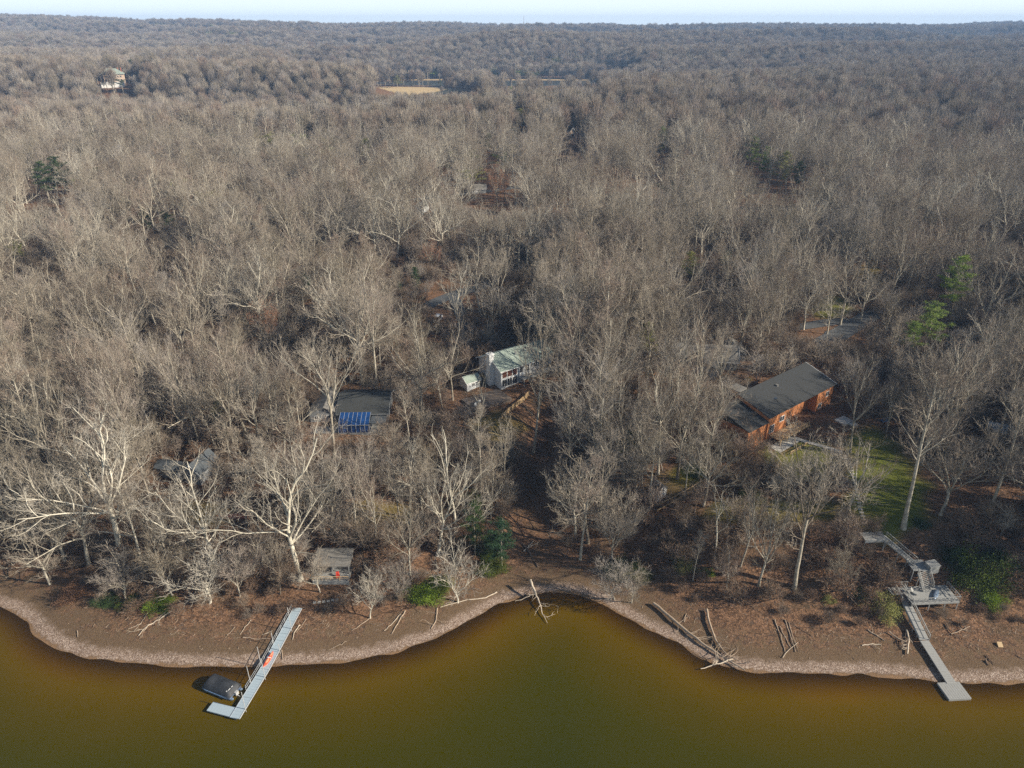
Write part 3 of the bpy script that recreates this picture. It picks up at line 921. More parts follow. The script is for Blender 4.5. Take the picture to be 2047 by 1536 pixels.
def gable(root, L, D, Hw, rise, wall_m, roof_m, over=.5, axis='x', x0=0.0, y0=0.0, z0=0.0, found=3.5, trim_m=None):
    """walls with gable ends and a two-slab roof; ridge along local x or y"""
    w_ = MB()
    w_.box(x0, x0 + L, y0, y0 + D, z0 - found, z0 + Hw)
    ov, t = over, .18
    r_ = MB(); tr = MB()
    if axis == 'x':
        ym = y0 + D / 2
        for xx in (x0, x0 + L):
            xi = xx + (.15 if xx == x0 else -.15)
            w_.hull8([(xx, y0, z0 + Hw - .01), (xi, y0, z0 + Hw - .01), (xi, y0 + D, z0 + Hw - .01), (xx, y0 + D, z0 + Hw - .01)],
                     [(xx, ym - .05, z0 + Hw + rise), (xi, ym - .05, z0 + Hw + rise), (xi, ym + .05, z0 + Hw + rise), (xx, ym + .05, z0 + Hw + rise)])
        k = rise / (D / 2)
        for s_ in (-1, 1):
            ye = ym + s_ * (D / 2 + ov); ze = z0 + Hw - k * ov
            a = [(x0 - ov, ye, ze + .02), (x0 + L + ov, ye, ze + .02), (x0 + L + ov, ym, z0 + Hw + rise + .02), (x0 - ov, ym, z0 + Hw + rise + .02)]
            r_.hull8(a, [(p[0], p[1], p[2] + t) for p in a])
            tr.bar((x0 - ov, ye - s_ * -.04, ze + .04), (x0 + L + ov, ye - s_ * -.04, ze + .04), .06, .2)
            for xx in (x0 - ov - .035, x0 + L + ov + .035):
                tr.bar((xx, ye, ze + .06), (xx, ym, z0 + Hw + rise + .06), .06, .24)
    else:
        xm = x0 + L / 2
        for yy in (y0, y0 + D):
            yi = yy + (.15 if yy == y0 else -.15)
            w_.hull8([(x0, yy, z0 + Hw - .01), (x0 + L, yy, z0 + Hw - .01), (x0 + L, yi, z0 + Hw - .01), (x0, yi, z0 + Hw - .01)],
                     [(xm - .05, yy, z0 + Hw + rise), (xm + .05, yy, z0 + Hw + rise), (xm + .05, yi, z0 + Hw + rise), (xm - .05, yi, z0 + Hw + rise)])
        k = rise / (L / 2)
        for s_ in (-1, 1):
            xe = xm + s_ * (L / 2 + ov); ze = z0 + Hw - k * ov
            a = [(xe, y0 - ov, ze + .02), (xe, y0 + D + ov, ze + .02), (xm, y0 + D + ov, z0 + Hw + rise + .02), (xm, y0 - ov, z0 + Hw + rise + .02)]
            r_.hull8(a, [(p[0], p[1], p[2] + t) for p in a])
            tr.bar((xe, y0 - ov - .035, ze + .06), (xm, y0 - ov - .035, z0 + Hw + rise + .06), .06, .24)
    w_.build('wall', wall_m, root)
    ro = r_.build('roof', roof_m, root)
    if trim_m: tr.build('trim', trim_m, ro)
    return ro

def window(root, at, rz, wd, ht, frame_m, pane_m, cols=2, rows=1, name='window', proud=.08):
    """at = centre on the wall face, rz = 0 for the front"""
    fr = MB(); b = .09
    fr.box(-wd / 2, wd / 2, -proud, .02, -ht / 2, -ht / 2 + b); fr.box(-wd / 2, wd / 2, -proud, .02, ht / 2 - b, ht / 2)
    fr.box(-wd / 2, -wd / 2 + b, -proud + .005, .02, -ht / 2 + b, ht / 2 - b); fr.box(wd / 2 - b, wd / 2, -proud + .005, .02, -ht / 2 + b, ht / 2 - b)
    for i in range(1, cols):
        x = -wd / 2 + wd * i / cols
        fr.box(x - .035, x + .035, -proud + .015, .02, -ht / 2 + b, ht / 2 - b)
    for i in range(1, rows):
        z = -ht / 2 + ht * i / rows
        fr.box(-wd / 2 + b, wd / 2 - b, -proud + .02, .015, z - .03, z + .03)
    o = fr.build(name, frame_m, root)
    o.location = at; o.rotation_euler = (0, 0, rz)
    MB().box(-wd / 2 + b * .5, wd / 2 - b * .5, -.03, .01, -ht / 2 + b * .5, ht / 2 - b * .5).build('pane', pane_m, o)
    return o

def railing(mb, a, b, ht=1.0, step=1.5, th=.07, infill=True):
    a, b = Vector(a), Vector(b)
    n = max(1, round((b - a).length / step))
    for i in range(n + 1):
        p = a.lerp(b, i / n)
        mb.bar(p - Vector((0, 0, .1)), p + Vector((0, 0, ht)), th)
    up = Vector((0, 0, ht))
    mb.bar(a + up, b + up, th * 1.6, th)
    mb.bar(a + up * .5, b + up * .5, th * .7)
    if infill:
        n2 = int((b - a).length / .30)
        for i in range(1, n2):
            p = a.lerp(b, i / n2)
            mb.bar(p + up * .12, p + up * .98, .03)

def posts(root, mat_, lst, name='post'):
    for b_ in lst: MB().box(*b_).build(name, mat_, root)

def planks(mb, x0, x1, y0, y1, z0, z1, n, along='x', gap=.02):
    for i in range(n):
        if along == 'x':
            a = x0 + (x1 - x0) * i / n; b = x0 + (x1 - x0) * (i + 1) / n - gap
            mb.box(a, b, y0, y1, z0, z1)
        else:
            a = y0 + (y1 - y0) * i / n; b = y0 + (y1 - y0) * (i + 1) / n - gap
            mb.box(x0, x1, a, b, z0, z1)

# --- white lake house
a, b = G(1002, 780), G(1062, 755)
root = empty('lake_house', (a[0], a[1], 10.2), ang(a, b), 'white two-storey lake house with pale green roof, chimney and tall windows', 'house')
gable(root, 10.4, 11, 5.4, 2.7, M['white_wall'], M['roof_green'], .6, trim_m=M['white'])
g2 = MB().box(10.42, 19.5, 2.2, 11.5, -3.5, 4.6).build('wing', M['white_wall'], root)
r2 = MB()
ym, zr, ze = 6.9, 7.2, 4.3
r2.hull8([(10.42, 1.6, ze), (20.1, 1.6, ze), (20.1, ym, zr), (10.42, ym, zr)], [(10.42, 1.6, ze + .18), (20.1, 1.6, ze + .18), (20.1, ym, zr + .18), (10.42, ym, zr + .18)])
r2.hull8([(10.42, ym, zr), (20.1, ym, zr), (20.1, 12.2, ze), (10.42, 12.2, ze)], [(10.42, ym, zr + .18), (20.1, ym, zr + .18), (20.1, 12.2, ze + .18), (10.42, 12.2, ze + .18)])
r2.hull8([(19.35, 2.2, 4.58), (19.5, 2.2, 4.58), (19.5, 11.5, 4.58), (19.35, 11.5, 4.58)], [(19.35, ym, zr), (19.5, ym, zr), (19.5, ym + .1, zr), (19.35, ym + .1, zr)])
r2.build('roof', M['roof_green'], root)
ch = MB().box(-1.55, -.02, 3.3, 4.9, -3, 9.0).box(-1.65, .08, 3.2, 5.0, 9.0, 9.25)
c_ = ch.build('chimney', M['white'], root)
MB().box(-1.2, -.9, 3.9, 4.3, 9.25, 9.6).box(-.7, -.4, 3.9, 4.3, 9.25, 9.6).build('chimney_pot', M['grey_wall'], c_)
for i in range(3):
    window(root, (1.15 + i * 1.75, 0, 3.95), 0, 1.66, 2.3, M['white'], M['glass_red'], 1, 1)
    window(root, (1.15 + i * 1.75, 0, 1.25), 0, 1.66, 2.3, M['white'], M['glass'], 2, 1)
window(root, (6.9, 0, 3.8), 0, 1.2, 1.9, M['white'], M['glass'], 1)
window(root, (9.0, 0, 3.8), 0, 1.5, 1.9, M['white'], M['glass'], 2)
for x_ in (11.7, 13.6, 15.5, 17.6):
    window(root, (x_, 2.2, 3.0), 0, 1.3, 1.9, M['white'], M['glass'], 2, 1)
window(root, (0, 8.0, 3.4), R(-90), 1.2, 1.3, M['white'], M['glass'], 2)
MB().box(7.0, 7.35, 3.0, 3.35, 7.0, 8.1).build('vent', M['grey_wall'], root)
dk = MB(); planks(dk, 5.6, 19.6, -2.6, -.15, 1.9, 2.05, 40)
for x_ in (6, 9, 12, 15, 18, 19.4): dk.box(x_, x_ + .18, -2.5, -2.32, -3.8, 1.9)
d_ = dk.build('deck', M['wood_grey'], root)
rl = MB(); railing(rl, (5.6, -2.55, 2.05), (19.6, -2.55, 2.05)); rl.build('railing', M['wood_grey2'], d_)

# --- its small outbuilding, stone terrace and timber fence
a = G(934, 783)
root = empty('garden_outbuilding', (a[0], a[1], a[2] + .3), R(35), 'small white outbuilding with green roof left of the white house terrace', 'shed')
gable(root, 4.2, 3.6, 2.3, 1.1, M['white_wall'], M['roof_green'], .35, found=2, trim_m=M['white'])
window(root, (2.1, 0, 1.3), 0, .9, .9, M['white'], M['glass'], 2)
MB().box(2.9, 3.7, -.05, .02, 0, 2.0).build('door', M['grey_wall'], root)
a = G(950, 826)
root = empty('stone_terrace', (a[0], a[1], 9.6), R(33), 'flagstone terrace with a retaining wall below the white lake house', 'terrace')
MB().box(0, 11.5, 0, 7, -3.8, 0).build('retaining_wall', M['stone'], root)
MB().box(-.12, 11.62, -.12, 7.1, .003, .12).build('paving', M['stone'], root)
for x_, y_, n_ in ((2, 2.2, 'garden_table'),):
    q = Vector((x_, y_, 0)); q.rotate(Matrix.Rotation(R(33), 3, 'Z'))
    tb = empty(n_, (a[0] + q.x, a[1] + q.y, 9.72), .4, 'round dark garden table on the flagstone terrace', 'table')
    MB().tube([(0, 0, .70), (0, 0, .75)], .65, 14).build('tabletop', M['roof_slate'], tb)
    MB().tube([(0, 0, 0), (0, 0, .70)], .06, 6).build('leg', M['roof_slate'], tb)
for i, (x_, y_) in enumerate(((1.1, 1.6), (3.0, 2.9))):
    q = Vector((x_, y_, 0)); q.rotate(Matrix.Rotation(R(33), 3, 'Z'))
    c_ = empty('garden_chair', (a[0] + q.x, a[1] + q.y, 9.72), .4 + i * 3, ('white garden chair on the lake side of the terrace table', 'white garden chair on the house side of the terrace table')[i], 'chair', 'white terrace chairs')
    MB().box(-.28, .28, -.28, .28, .38, .44).build('seat', M['white'], c_)
    MB().box(-.28, .28, .24, .29, .44, .95).build('backrest', M['white'], c_)
    for sx in (-.24, .24):
        for sy in (-.24, .24): MB().box(sx - .025, sx + .025, sy - .025, sy + .025, 0, .38).build('leg', M['white'], c_)
def fence_run(name, pts_px, ht, m, label, step=1.0, board=True):
    pts = [Vector(G(*p)) for p in pts_px]
    r_ = empty(name, pts[0], 0, label, 'fence')
    mb = MB()
    for a_, b_ in zip(pts[:-1], pts[1:]):
        n = max(1, int((b_ - a_).length / step))
        pr_ = None
        for i in range(n + 1):
            q = a_.lerp(b_, i / n); q.z = hz(q.x, q.y)
            q = q - pts[0]
            MB().bar(q - Vector((0, 0, .3)), q + Vector((0, 0, ht + .08)), .12).build('post', m, r_)
            if pr_ is not None:
                if board:
                    for j in range(4):
                        z1 = ht * (j + .1) / 4; z2 = ht * (j + .9) / 4
                        mb.bar(pr_ + Vector((0, 0, (z1 + z2) / 2)), q + Vector((0, 0, (z1 + z2) / 2)), .04, z2 - z1)
                else:
                    mb.bar(pr_ + Vector((0, 0, ht)), q + Vector((0, 0, ht)), .14, .2)
            pr_ = q
    mb.build('rail', m, r_)
    return r_
fence_run('timber_fence', [(1003, 838), (1030, 815), (1058, 790)], 1.5, M['wood_tan'], 'yellowish board fence below the white lake house deck', 1.6)
fence_run('timber_fence', [(943, 762), (972, 752)], 1.3, M['wood_tan'], 'short tan board fence beside the white outbuilding', 1.2)

# --- orange timber house
a, b = P(1538, 836, 17.9), P(1668, 769, 17.9)
Lh = math.hypot(b[0] - a[0], b[1] - a[1])
root = empty('timber_house', (a[0], a[1], 12.4), ang(a, b), 'orange cedar-clad house with a broad dark grey shingle roof and decks', 'house')
print('timber house', Lh, math.degrees(ang(a, b)))
w_ = MB()
w_.box(0, 8.0, 0, 11, -3.5, 5.5); w_.box(8.01, Lh - 7.0, 2.4, 11, -3.5, 5.5); w_.box(Lh - 6.99, Lh, .1, 11, -3.5, 5.5)
w_.build('wall', M['cedar'], root)
rf = MB()
for y_e, z_e in ((-.35, 5.45), (11.6, 5.0)):
    aa = [(-.3, y_e, z_e), (Lh + .6, y_e, z_e), (Lh + .6, 9.0, 8.1), (-.3, 9.0, 8.1)]
    rf.hull8(aa, [(p[0], p[1], p[2] + .2) for p in aa])
for xx in (0, Lh - .15):
    rf.hull8([(xx, 0, 5.49), (xx + .15, 0, 5.49), (xx + .15, 11, 5.49), (xx, 11, 5.49)], [(xx, 8.9, 8.05), (xx + .15, 8.9, 8.05), (xx + .15, 9.1, 8.05), (xx, 9.1, 8.05)], 1)
r_ = rf.build('roof', [M['roof_grey'], M['cedar']], root)
tr = MB()
tr.bar((Lh + .64, -.35, 5.57), (Lh + .64, 9.0, 8.22), .07, .26); tr.bar((Lh + .64, 9.0, 8.22), (Lh + .64, 11.6, 5.12), .07, .26)
tr.build('trim', M['white'], r_)
MB().tube([(12, 6.4, 7.2), (12, 6.4, 8.0)], .35, 10).build('vent', M['roof_pale'], r_)
MB().box(7, 7.9, 3.2, 4.4, 6.2, 6.85).build('skylight', M['glass'], r_)
window(root, (1.9, 0, 1.9), 0, 1.8, 2.2, M['white'], M['glass'], 2)
window(root, (5.7, 0, 3.4), 0, 1.9, 1.5, M['white'], M['glass'], 2)
window(root, (Lh - 2.4, .1, 3.6), 0, 1.5, 1.5, M['white'], M['glass'], 2)
window(root, (Lh - 5.2, .1, 1.0), 0, 1.6, 1.5, M['white'], M['glass'], 2)
window(root, (Lh, 4.0, 2.6), R(90), 1.2, 1.2, M['white'], M['glass'], 2)
window(root, (10.2, 2.4, 1.2), 0, 2.4, 2.2, M['white'], M['glass'], 2, name='sliding_door')
lw = MB().box(-7.2, -.02, .3, 11, -3.0, 4.3).build('garage', M['cedar'], root)
lr = MB()
for y_e, z_e in ((-.2, 4.3), (11.5, 4.0)):
    aa = [(-7.8, y_e, z_e), (-.05, y_e, z_e), (-.05, 9.0, 6.8), (-7.8, 9.0, 6.8)]
    lr.hull8(aa, [(p[0], p[1], p[2] + .18) for p in aa])
lr.hull8([(-7.2, .35, 4.2), (-7.05, .35, 4.2), (-7.05, 10.9, 4.2), (-7.2, 10.9, 4.2)], [(-7.2, 8.9, 6.75), (-7.05, 8.9, 6.75), (-7.05, 9.1, 6.75), (-7.2, 9.1, 6.75)])
lr.build('roof', M['roof_grey'], root)
dm = MB().box(1.4, 3.8, 9.8, 12.4, 4.0, 7.9); dmo = dm.build('dormer', M['cedar'], root)
MB().hull8([(1.1, 9.5, 7.92), (4.1, 9.5, 7.92), (4.1, 12.8, 7.92), (1.1, 12.8, 7.92)], [(1.1, 9.5, 8.05), (4.1, 9.5, 8.3), (4.1, 12.8, 8.3), (1.1, 12.8, 8.05)]).build('roof', M['roof_pale'], dmo)
dk = MB(); planks(dk, 1.2, 13.2, -3.2, -.15, .2, .36, 34); planks(dk, 0.5, 7.6, -6.6, -3.25, -1.9, -1.74, 22)
for x_ in (1.4, 4.2, 7.2, 10.2, 13.0): dk.box(x_, x_ + .2, -3.15, -2.95, -4, .2)
for x_ in (.6, 4, 7.3): dk.box(x_, x_ + .2, -6.5, -6.3, -4.5, -1.9)
dk.bar((1.2, -3.24, .26), (13.2, -3.24, .26), .06, .3); dk.bar((.5, -6.64, -1.82), (7.6, -6.64, -1.82), .06, .3)
d_ = dk.build('deck', M['wood_tan'], root)
rl = MB(); railing(rl, (1.2, -3.15, .36), (13.2, -3.15, .36)); railing(rl, (.5, -6.55, -1.74), (7.6, -6.55, -1.74)); railing(rl, (1.2, -3.1, .36), (1.2, -.3, .36))
rl.build('railing', M['wood_tan'], d_)
stp = MB()
for i in range(9): stp.box(13.3 + i * .34, 13.6 + i * .34, -3.1, -1.5, .2 - i * .22 - .05, .2 - i * .22)
stp.bar((13.2, -3.15, .2), (16.3, -3.15, -1.9), .08, .3); stp.bar((13.2, -1.45, .2), (16.3, -1.45, -1.9), .08, .3)
stp.build('stairs', M['wood_tan'], root)
for px, py, L_, W_, z_, lab, m_ in ((1687, 842, 3.6, 3.0, .25, 'pale square patio slab at the end of the timber house stairs', 'stone_pale'),
                                    (1706, 850, 1.8, 1.4, .3, 'small pale slab beside the square patio', 'stone_pale')):
    p = G(px, py)
    o = MB().box(-L_ / 2, L_ / 2, -W_ / 2, W_ / 2, -.6, z_).build('patio_slab', M[m_]); o.location = p; o.rotation_euler = (0, 0, R(30))
    tag(o, lab, 'slab')
p = G(1768, 842)
root = empty('covered_grill', p, R(20), 'blue tarp-covered bundle on the leaves right of the timber house', 'bundle')
MB().hull8([(-.9, -.5, -.1), (.9, -.5, -.1), (.9, .5, -.1), (-.9, .5, -.1)], [(-.6, -.3, .8), (.7, -.25, .9), (.6, .35, .7), (-.5, .3, .85)]).build('tarp', M['blue_tarp'], root)

# --- house with the blue sunroom
a, b = G(640, 862), G(752, 862)
root = empty('sunroom_house', (a[0], a[1] + 3, 9.4), R(2), 'low dark house with a charcoal roof and blue-glazed sunroom', 'house')
gable(root, 12.2, 12.5, 3.1, 2.4, M['grey_wall'], M['roof_dark'], .5, x0=4.2, trim_m=M['grey_wall'])
gable(root, 7.4, 9, 2.8, 1.6, M['grey_wall'], M['roof_pale'], .4, axis='y', x0=-3.2, y0=.8)
gable(root, 5.2, 6, 2.6, 1.4, M['grey_wall'], M['roof_slate'], .4, axis='y', x0=-4.6, y0=10.4)
sr = MB()
x0_, x1_, y0_, y1_ = 4.8, 12.4, -4.4, -.02
zl, zh = 2.0, 3.3
sr.hull8([(x0_, y0_, zl), (x1_, y0_, zl), (x1_, y1_, zh), (x0_, y1_, zh)], [(x0_, y0_, zl + .05), (x1_, y0_, zl + .05), (x1_, y1_, zh + .05), (x0_, y1_, zh + .05)])
sr.box(x0_, x1_, y0_ + .02, y0_ + .06, 0, zl); sr.box(x0_ + .01, x0_ + .05, y0_ + .1, y1_, 0, zl); sr.box(x1_ - .05, x1_ - .01, y0_ + .1, y1_, 0, zl)
s_ = sr.build('sunroom', M['glass_blue'], root)
mu = MB()
for i in range(8):
    x_ = x0_ + (x1_ - x0_) * i / 7
    mu.bar((x_, y0_, zl + .08), (x_, y1_, zh + .08), .06, .06)
    mu.box(x_ - .05, x_ + .05, y0_ - .05, y0_ + .0, 0, zl + .05)
mu.bar((x0_, y0_ - .02, zl + .1), (x1_, y0_ - .02, zl + .1), .1, .12)
mu.build('frame', M['alu_edge'], s_)
MB().box(x0_, x1_, y0_, y1_, -3, -.01).build('foundation', M['grey_wall'], root)
pc = MB().box(12.6, 16.4, -4.2, -.02, 2.3, 2.45)
for x_ in (12.7, 16.2):
    pc.box(x_, x_ + .12, -4.1, -3.98, -.2, 2.3)
pc.build('porch', M['roof_slate'], root)
dk = MB(); planks(dk, 12.5, 16.6, -4.5, -.02, -.1, .02, 14); dk.box(12.5, 16.6, -4.5, -4.4, -2.5, -.1); dk.build('deck', M['wood_grey'], root)
dk = MB(); planks(dk, -1.5, 4.7, -4.2, .75, -.1, .02, 18); dk.box(-1.5, 4.7, -4.2, -4.1, -2.8, -.1); d_ = dk.build('deck', M['wood_grey'], root)
window(root, (-1.6, .8, 1.5), 0, 1.2, 1.1, M['white'], M['glass'], 2)
window(root, (1.9, .8, 1.5), 0, 1.8, 1.4, M['white'], M['glass'], 2)
window(root, (14.6, 0, 1.5), 0, 1.8, 1.7, M['white'], M['glass'], 2)

# --- grey-roofed house in the trees
a = G(1352, 748)
root = empty('grey_house', (a[0], a[1] + 3, 13.0), R(-8), 'grey-roofed house half hidden in the trees behind the timber house', 'house')
gable(root, 17, 9, 3.0, 2.7, M['grey_wall'], M['roof_pale'], .6, trim_m=M['white'])
gable(root, 8, 7, 3.0, 2.2, M['grey_wall'], M['roof_grey'], .5, axis='y', x0=3, y0=-6.5)
gable(root, 6, 7, 2.6, 1.8, M['grey_wall'], M['roof_pale'], .5, axis='y', x0=14, y0=6)
window(root, (7, -6.5, 1.5), 0, 2.2, 1.4, M['white'], M['glass'], 2); window(root, (13.5, 0, 1.6), 0, 1.8, 1.2, M['white'], M['glass'], 2)
window(root, (16, 0, 1.6), 0, 1.0, 1.2, M['white'], M['glass'], 1)
MB().box(5.5, 6.5, 4.0, 5.0, 5.0, 7.4).build('chimney', M['brick'], root)

# --- grey cabin
a = G(374, 967)
root = empty('cabin', (a[0], a[1], 6.8), R(-14), 'grey cabin with a steep slate roof on the left slope', 'cabin')
gable(root, 3.8, 6.6, 3.0, 2.0, M['grey_wall'], M['roof_slate'], .45, axis='y', trim_m=M['white'])
gable(root, 8.5, 3.4, 2.0, .9, M['grey_wall'], M['roof_slate'], .35, x0=-8.55, y0=.9)
window(root, (1.9, 0, 1.6), 0, 1.2, 1.2, M['white'], M['glass'], 2)
MB().box(-3, -2.1, .84, .92, 0, 1.9).build('door', M['white'], root)

# --- white shed and the timber retaining rails
a, b = G(1315, 1004), G(1334, 996)
root = empty('garden_shed', (a[0], a[1], 8.0), R(32), 'little white shed with a blue-grey roof behind the timber rails', 'shed')
gable(root, 2.3, 2.9, 2.1, .8, M['white'], M['roof_slate'], .15, axis='y', found=1.5)
MB().box(.3, 2.0, -.06, .0, .1, 1.9).build('door', M['white'], root)
fence_run('timber_rail', [(1312, 1014), (1345, 998), (1375, 981), (1406, 963), (1440, 945), (1462, 932)], .45, M['wood_tan'], 'low double timber rail running up from the white shed', 2.2, False)
fence_run('timber_rail', [(1314, 1022), (1345, 1005), (1380, 985)], .2, M['wood_tan'], 'lower timber edging below the white shed rail', 2.2, False)

# --- shoreline shelter, brick terrace, benches
a = G(632, 1152)
root = empty('shelter', (a[0], a[1], a[2] + .5), R(0), 'open shelter with pale grey roof and rails on the left bank', 'shelter')
posts(root, M['wood_grey2'], [(x_, x_ + .15, y_, y_ + .15, -1, 2.2) for x_ in (.1, 3.2, 6.5) for y_ in (.1, 3.6)])
rr_ = MB()
rr_.hull8([(-.3, -.4, 2.2), (7, -.4, 2.2), (7, 4.3, 2.9), (-.3, 4.3, 2.9)], [(-.3, -.4, 2.32), (7, -.4, 2.32), (7, 4.3, 3.02), (-.3, 4.3, 3.02)])
rr_.build('roof', M['roof_pale'], root)
fl = MB(); planks(fl, -.2, 6.9, -1.9, 4.0, -.15, 0, 24); fl.box(-.2, 6.9, -1.9, -1.8, -1.6, -.15)
d_ = fl.build('deck', M['wood_grey'], root)
rl = MB(); railing(rl, (-.1, -1.8, 0), (6.8, -1.8, 0), .95, 1.7, .08, False); rl.build('railing', M['wood_tan'], d_)
for x_, lab in ((4.6, 'red chair under the edge of the shoreline shelter'),):
    c_ = empty('deck_chair', (a[0] + x_, a[1] - 1.0, a[2] + .5), .3, lab, 'chair')
    MB().box(-.35, .35, -.35, .35, .3, .38).build('seat', M['red_paint'], c_)
    MB().hull8([(-.35, .3, .38), (.35, .3, .38), (.35, .36, .38), (-.35, .36, .38)], [(-.3, .55, 1.05), (.3, .55, 1.05), (.3, .6, 1.05), (-.3, .6, 1.05)]).build('backrest', M['red_paint'], c_)
    for sx in (-.3, .3): MB().box(sx - .03, sx + .03, -.33, .33, 0, .3).build('leg', M['red_paint'], c_)
p = G(776, 1166)
root = empty('park_bench', p, R(6), 'red-topped bench on the leafy bank right of the shelter', 'bench')
MB().box(-.95, .95, -.25, .25, .42, .5).build('seat', M['patio'], root)
for sx in (-.8, .8): MB().box(sx - .05, sx + .05, -.2, .2, -.1, .42).build('leg', M['wood_grey2'], root)
p = G(778, 1158)
st_ = MB()
for i in range(6): st_.box(-1.1, 1.1, i * .42, i * .42 + .3, i * .2 - .15, i * .2 + .05)
o = st_.build('garden_steps', M['drift']); o.location = p; o.rotation_euler = (0, 0, R(-12)); tag(o, 'timber garden steps climbing the bank right of the shelter', 'steps')
pts = [(629, 1205), (638, 1204), (647, 1203), (656, 1202), (665, 1200), (674, 1199), (683, 1198), (692, 1197)]
for i, q in enumerate(pts):
    p = G(*q)
    o = MB().box(-.28, .28, -.24, .24, -.1, .06).build('paving_stone', M['stone_pale']); o.location = p; o.rotation_euler = (0, 0, .1)
    tag(o, f"square pale paving stone in the row below the shelter, {'first second third fourth fifth sixth seventh eighth'.split()[i]} from the dock", 'paving stone', 'paving stones below the shelter')
p = G(462, 1034)
root = empty('brick_terrace', p, R(-2), 'brick-paved terrace on the left lawn above the beach', 'terrace')
MB().box(-3.2, 4.4, -.4, 2.6, -1.0, .12).build('paving', M['patio'], root)
MB().box(.2, 4.2, 2.62, 2.9, -1.0, .75).build('back_wall', M['brick'], root)
p2 = p + np.array([3.3, 1.2, .12])
root = empty('red_box', p2, R(8), 'bright red storage box on the brick terrace', 'box')
MB().box(-.5, .5, -.4, .4, 0, .7).build('body', M['red_paint'], root); MB().box(-.54, .54, -.44, .44, .705, .78).build('lid', M['red_paint'], root)
# stepping stones from the timber house down to the lake stairs
NUMW = ('first second third fourth fifth sixth seventh eighth ninth tenth eleventh twelfth thirteenth fourteenth fifteenth sixteenth seventeenth '
        'eighteenth nineteenth twentieth twenty-first twenty-second twenty-third twenty-fourth twenty-fifth twenty-sixth twenty-seventh twenty-eighth').split()
sp0 = [(1688, 912), (1700, 935), (1708, 960), (1713, 985), (1717, 1005), (1722, 1025), (1728, 1045), (1737, 1060)]
dens = []
for q0, q1 in zip(sp0[:-1], sp0[1:]):
    g0, g1 = G(*q0), G(*q1)
    n = max(1, int(np.hypot(*(g1 - g0)[:2]) / .95))
    dens += [(g0 + (g1 - g0) * i / n) for i in range(n)]
for i, g_ in enumerate(dens):
    o = MB().hull8([(-.5, -.24, -.1), (.5, -.28, -.1), (.46, .26, -.1), (-.48, .22, -.1)], [(-.48, -.22, .07), (.47, -.26, .07), (.44, .24, .07), (-.46, .2, .07)]).build('stepping_stone', M['stone_pale'])
    o.location = (g_[0], g_[1], hz(g_[0], g_[1])); o.rotation_euler = (0, 0, math.sin(i * 3.1) * .2)
    tag(o, f"flat pale stepping stone beside the lawn, {NUMW[len(dens) - 1 - i]} up from the lake stairs", 'stepping stone', 'stepping stones beside the lawn')

# --- far buildings
a = G(206, 176)
root = empty('manor_house', (a[0], a[1], a[2] + 6), R(24), 'large peach and white house with green hipped roof on the far left hill', 'house')
MB().box(0, 25, 0, 14, -6, 8.5).build('wall', M['tan_wall'], root)
MB().hull8([(-1, -1, 8.5), (26, -1, 8.5), (26, 15, 8.5), (-1, 15, 8.5)], [(8, 6, 14.5), (18, 6, 14.5), (18, 8, 14.5), (8, 8, 14.5)]).build('roof', M['roof_green'], root)
MB().box(3, 10, -2.2, -.02, -6, 9.5, 1).hull8([(2.5, -2.8, 9.5), (10.5, -2.8, 9.5), (10.5, 3, 9.5), (2.5, 3, 9.5)], [(6.3, -2.4, 12.6), (6.7, -2.4, 12.6), (6.7, 3, 12.6), (6.3, 3, 12.6)]).build('bay', [M['roof_green'], M['tan_wall']], root)
MB().box(-1, 24, -5.2, -2.25, -6, -.5).box(-1, 24, -5.3, -5.2, -.5, .6).build('deck', M['white'], root)
for x_ in (1.5, 12.5, 15.5, 18.5, 21.5, 24):
    for z_ in (2.2, 6.0):
        if x_ < 24: window(root, (x_, 0, z_), 0, 1.6, 2.0, M['white'], M['glass'], 1)
for z_ in (2, 6): window(root, (6.5, -2.2, z_), 0, 4.0, 2.2, M['white'], M['glass'], 3)
for x_ in (19, 22.5): MB().box(x_, x_ + 1, 5, 6, 9, 15.5).build('chimney', M['brick'], root)
a = G(1136, 288)
root = empty('gabled_house', (a[0], a[1], a[2] + 1.5), R(4), 'pink-walled gabled house showing through the distant wood', 'house')
gable(root, 6.5, 10, 6.0, 4.2, M['tan_wall'], M['roof_grey'], .5, axis='y', trim_m=M['white'])
window(root, (3.2, 0, 4.6), 0, 2.8, 2.6, M['white'], M['glass'], 2)
gable(root, 7, 7, 3.0, 2, M['tan_wall'], M['roof_grey'], .4, x0=6.55, y0=1)
a = G(941, 388)
root = empty('garage', (a[0], a[1], a[2]), R(8), 'low grey-roofed garage by the far woodland road', 'garage')
gable(root, 8.5, 7, 2.6, 1.7, M['grey_wall'], M['roof_pale'], .4, trim_m=M['white'])
MB().box(1, 4, -.07, 0, 0, 2.2).build('door', M['white'], root)
a = G(831, 427)
root = empty('white_cottage', (a[0], a[1], a[2]), R(-20), 'narrow pale gable end of a cottage among the far trunks', 'house')
gable(root, 3.8, 7, 3.4, 2.0, M['white_wall'], M['roof_grey'], .3, axis='y')
window(root, (1.9, 0, 2), 0, .9, 1.1, M['white'], M['glass'], 1)
a = G(714, 402)
root = empty('white_cottage', (a[0], a[1], a[2]), R(-25), 'tiny white gable glimpsed left of the other pale cottage', 'house')
gable(root, 2.6, 6, 3.0, 1.6, M['white_wall'], M['roof_grey'], .3, axis='y')
window(root, (1.3, 0, 1.8), 0, .8, 1.0, M['white'], M['glass'], 1)
a = G(1972, 880)
root = empty('blue_outbuilding', (a[0], a[1], a[2] + .2), R(-24), 'outbuilding with a pale blue-grey roof near the right edge', 'shed')
gable(root, 6.0, 4.5, 2.4, 1.1, M['grey_wall'], M['alu'], .35, found=2, trim_m=M['white'])
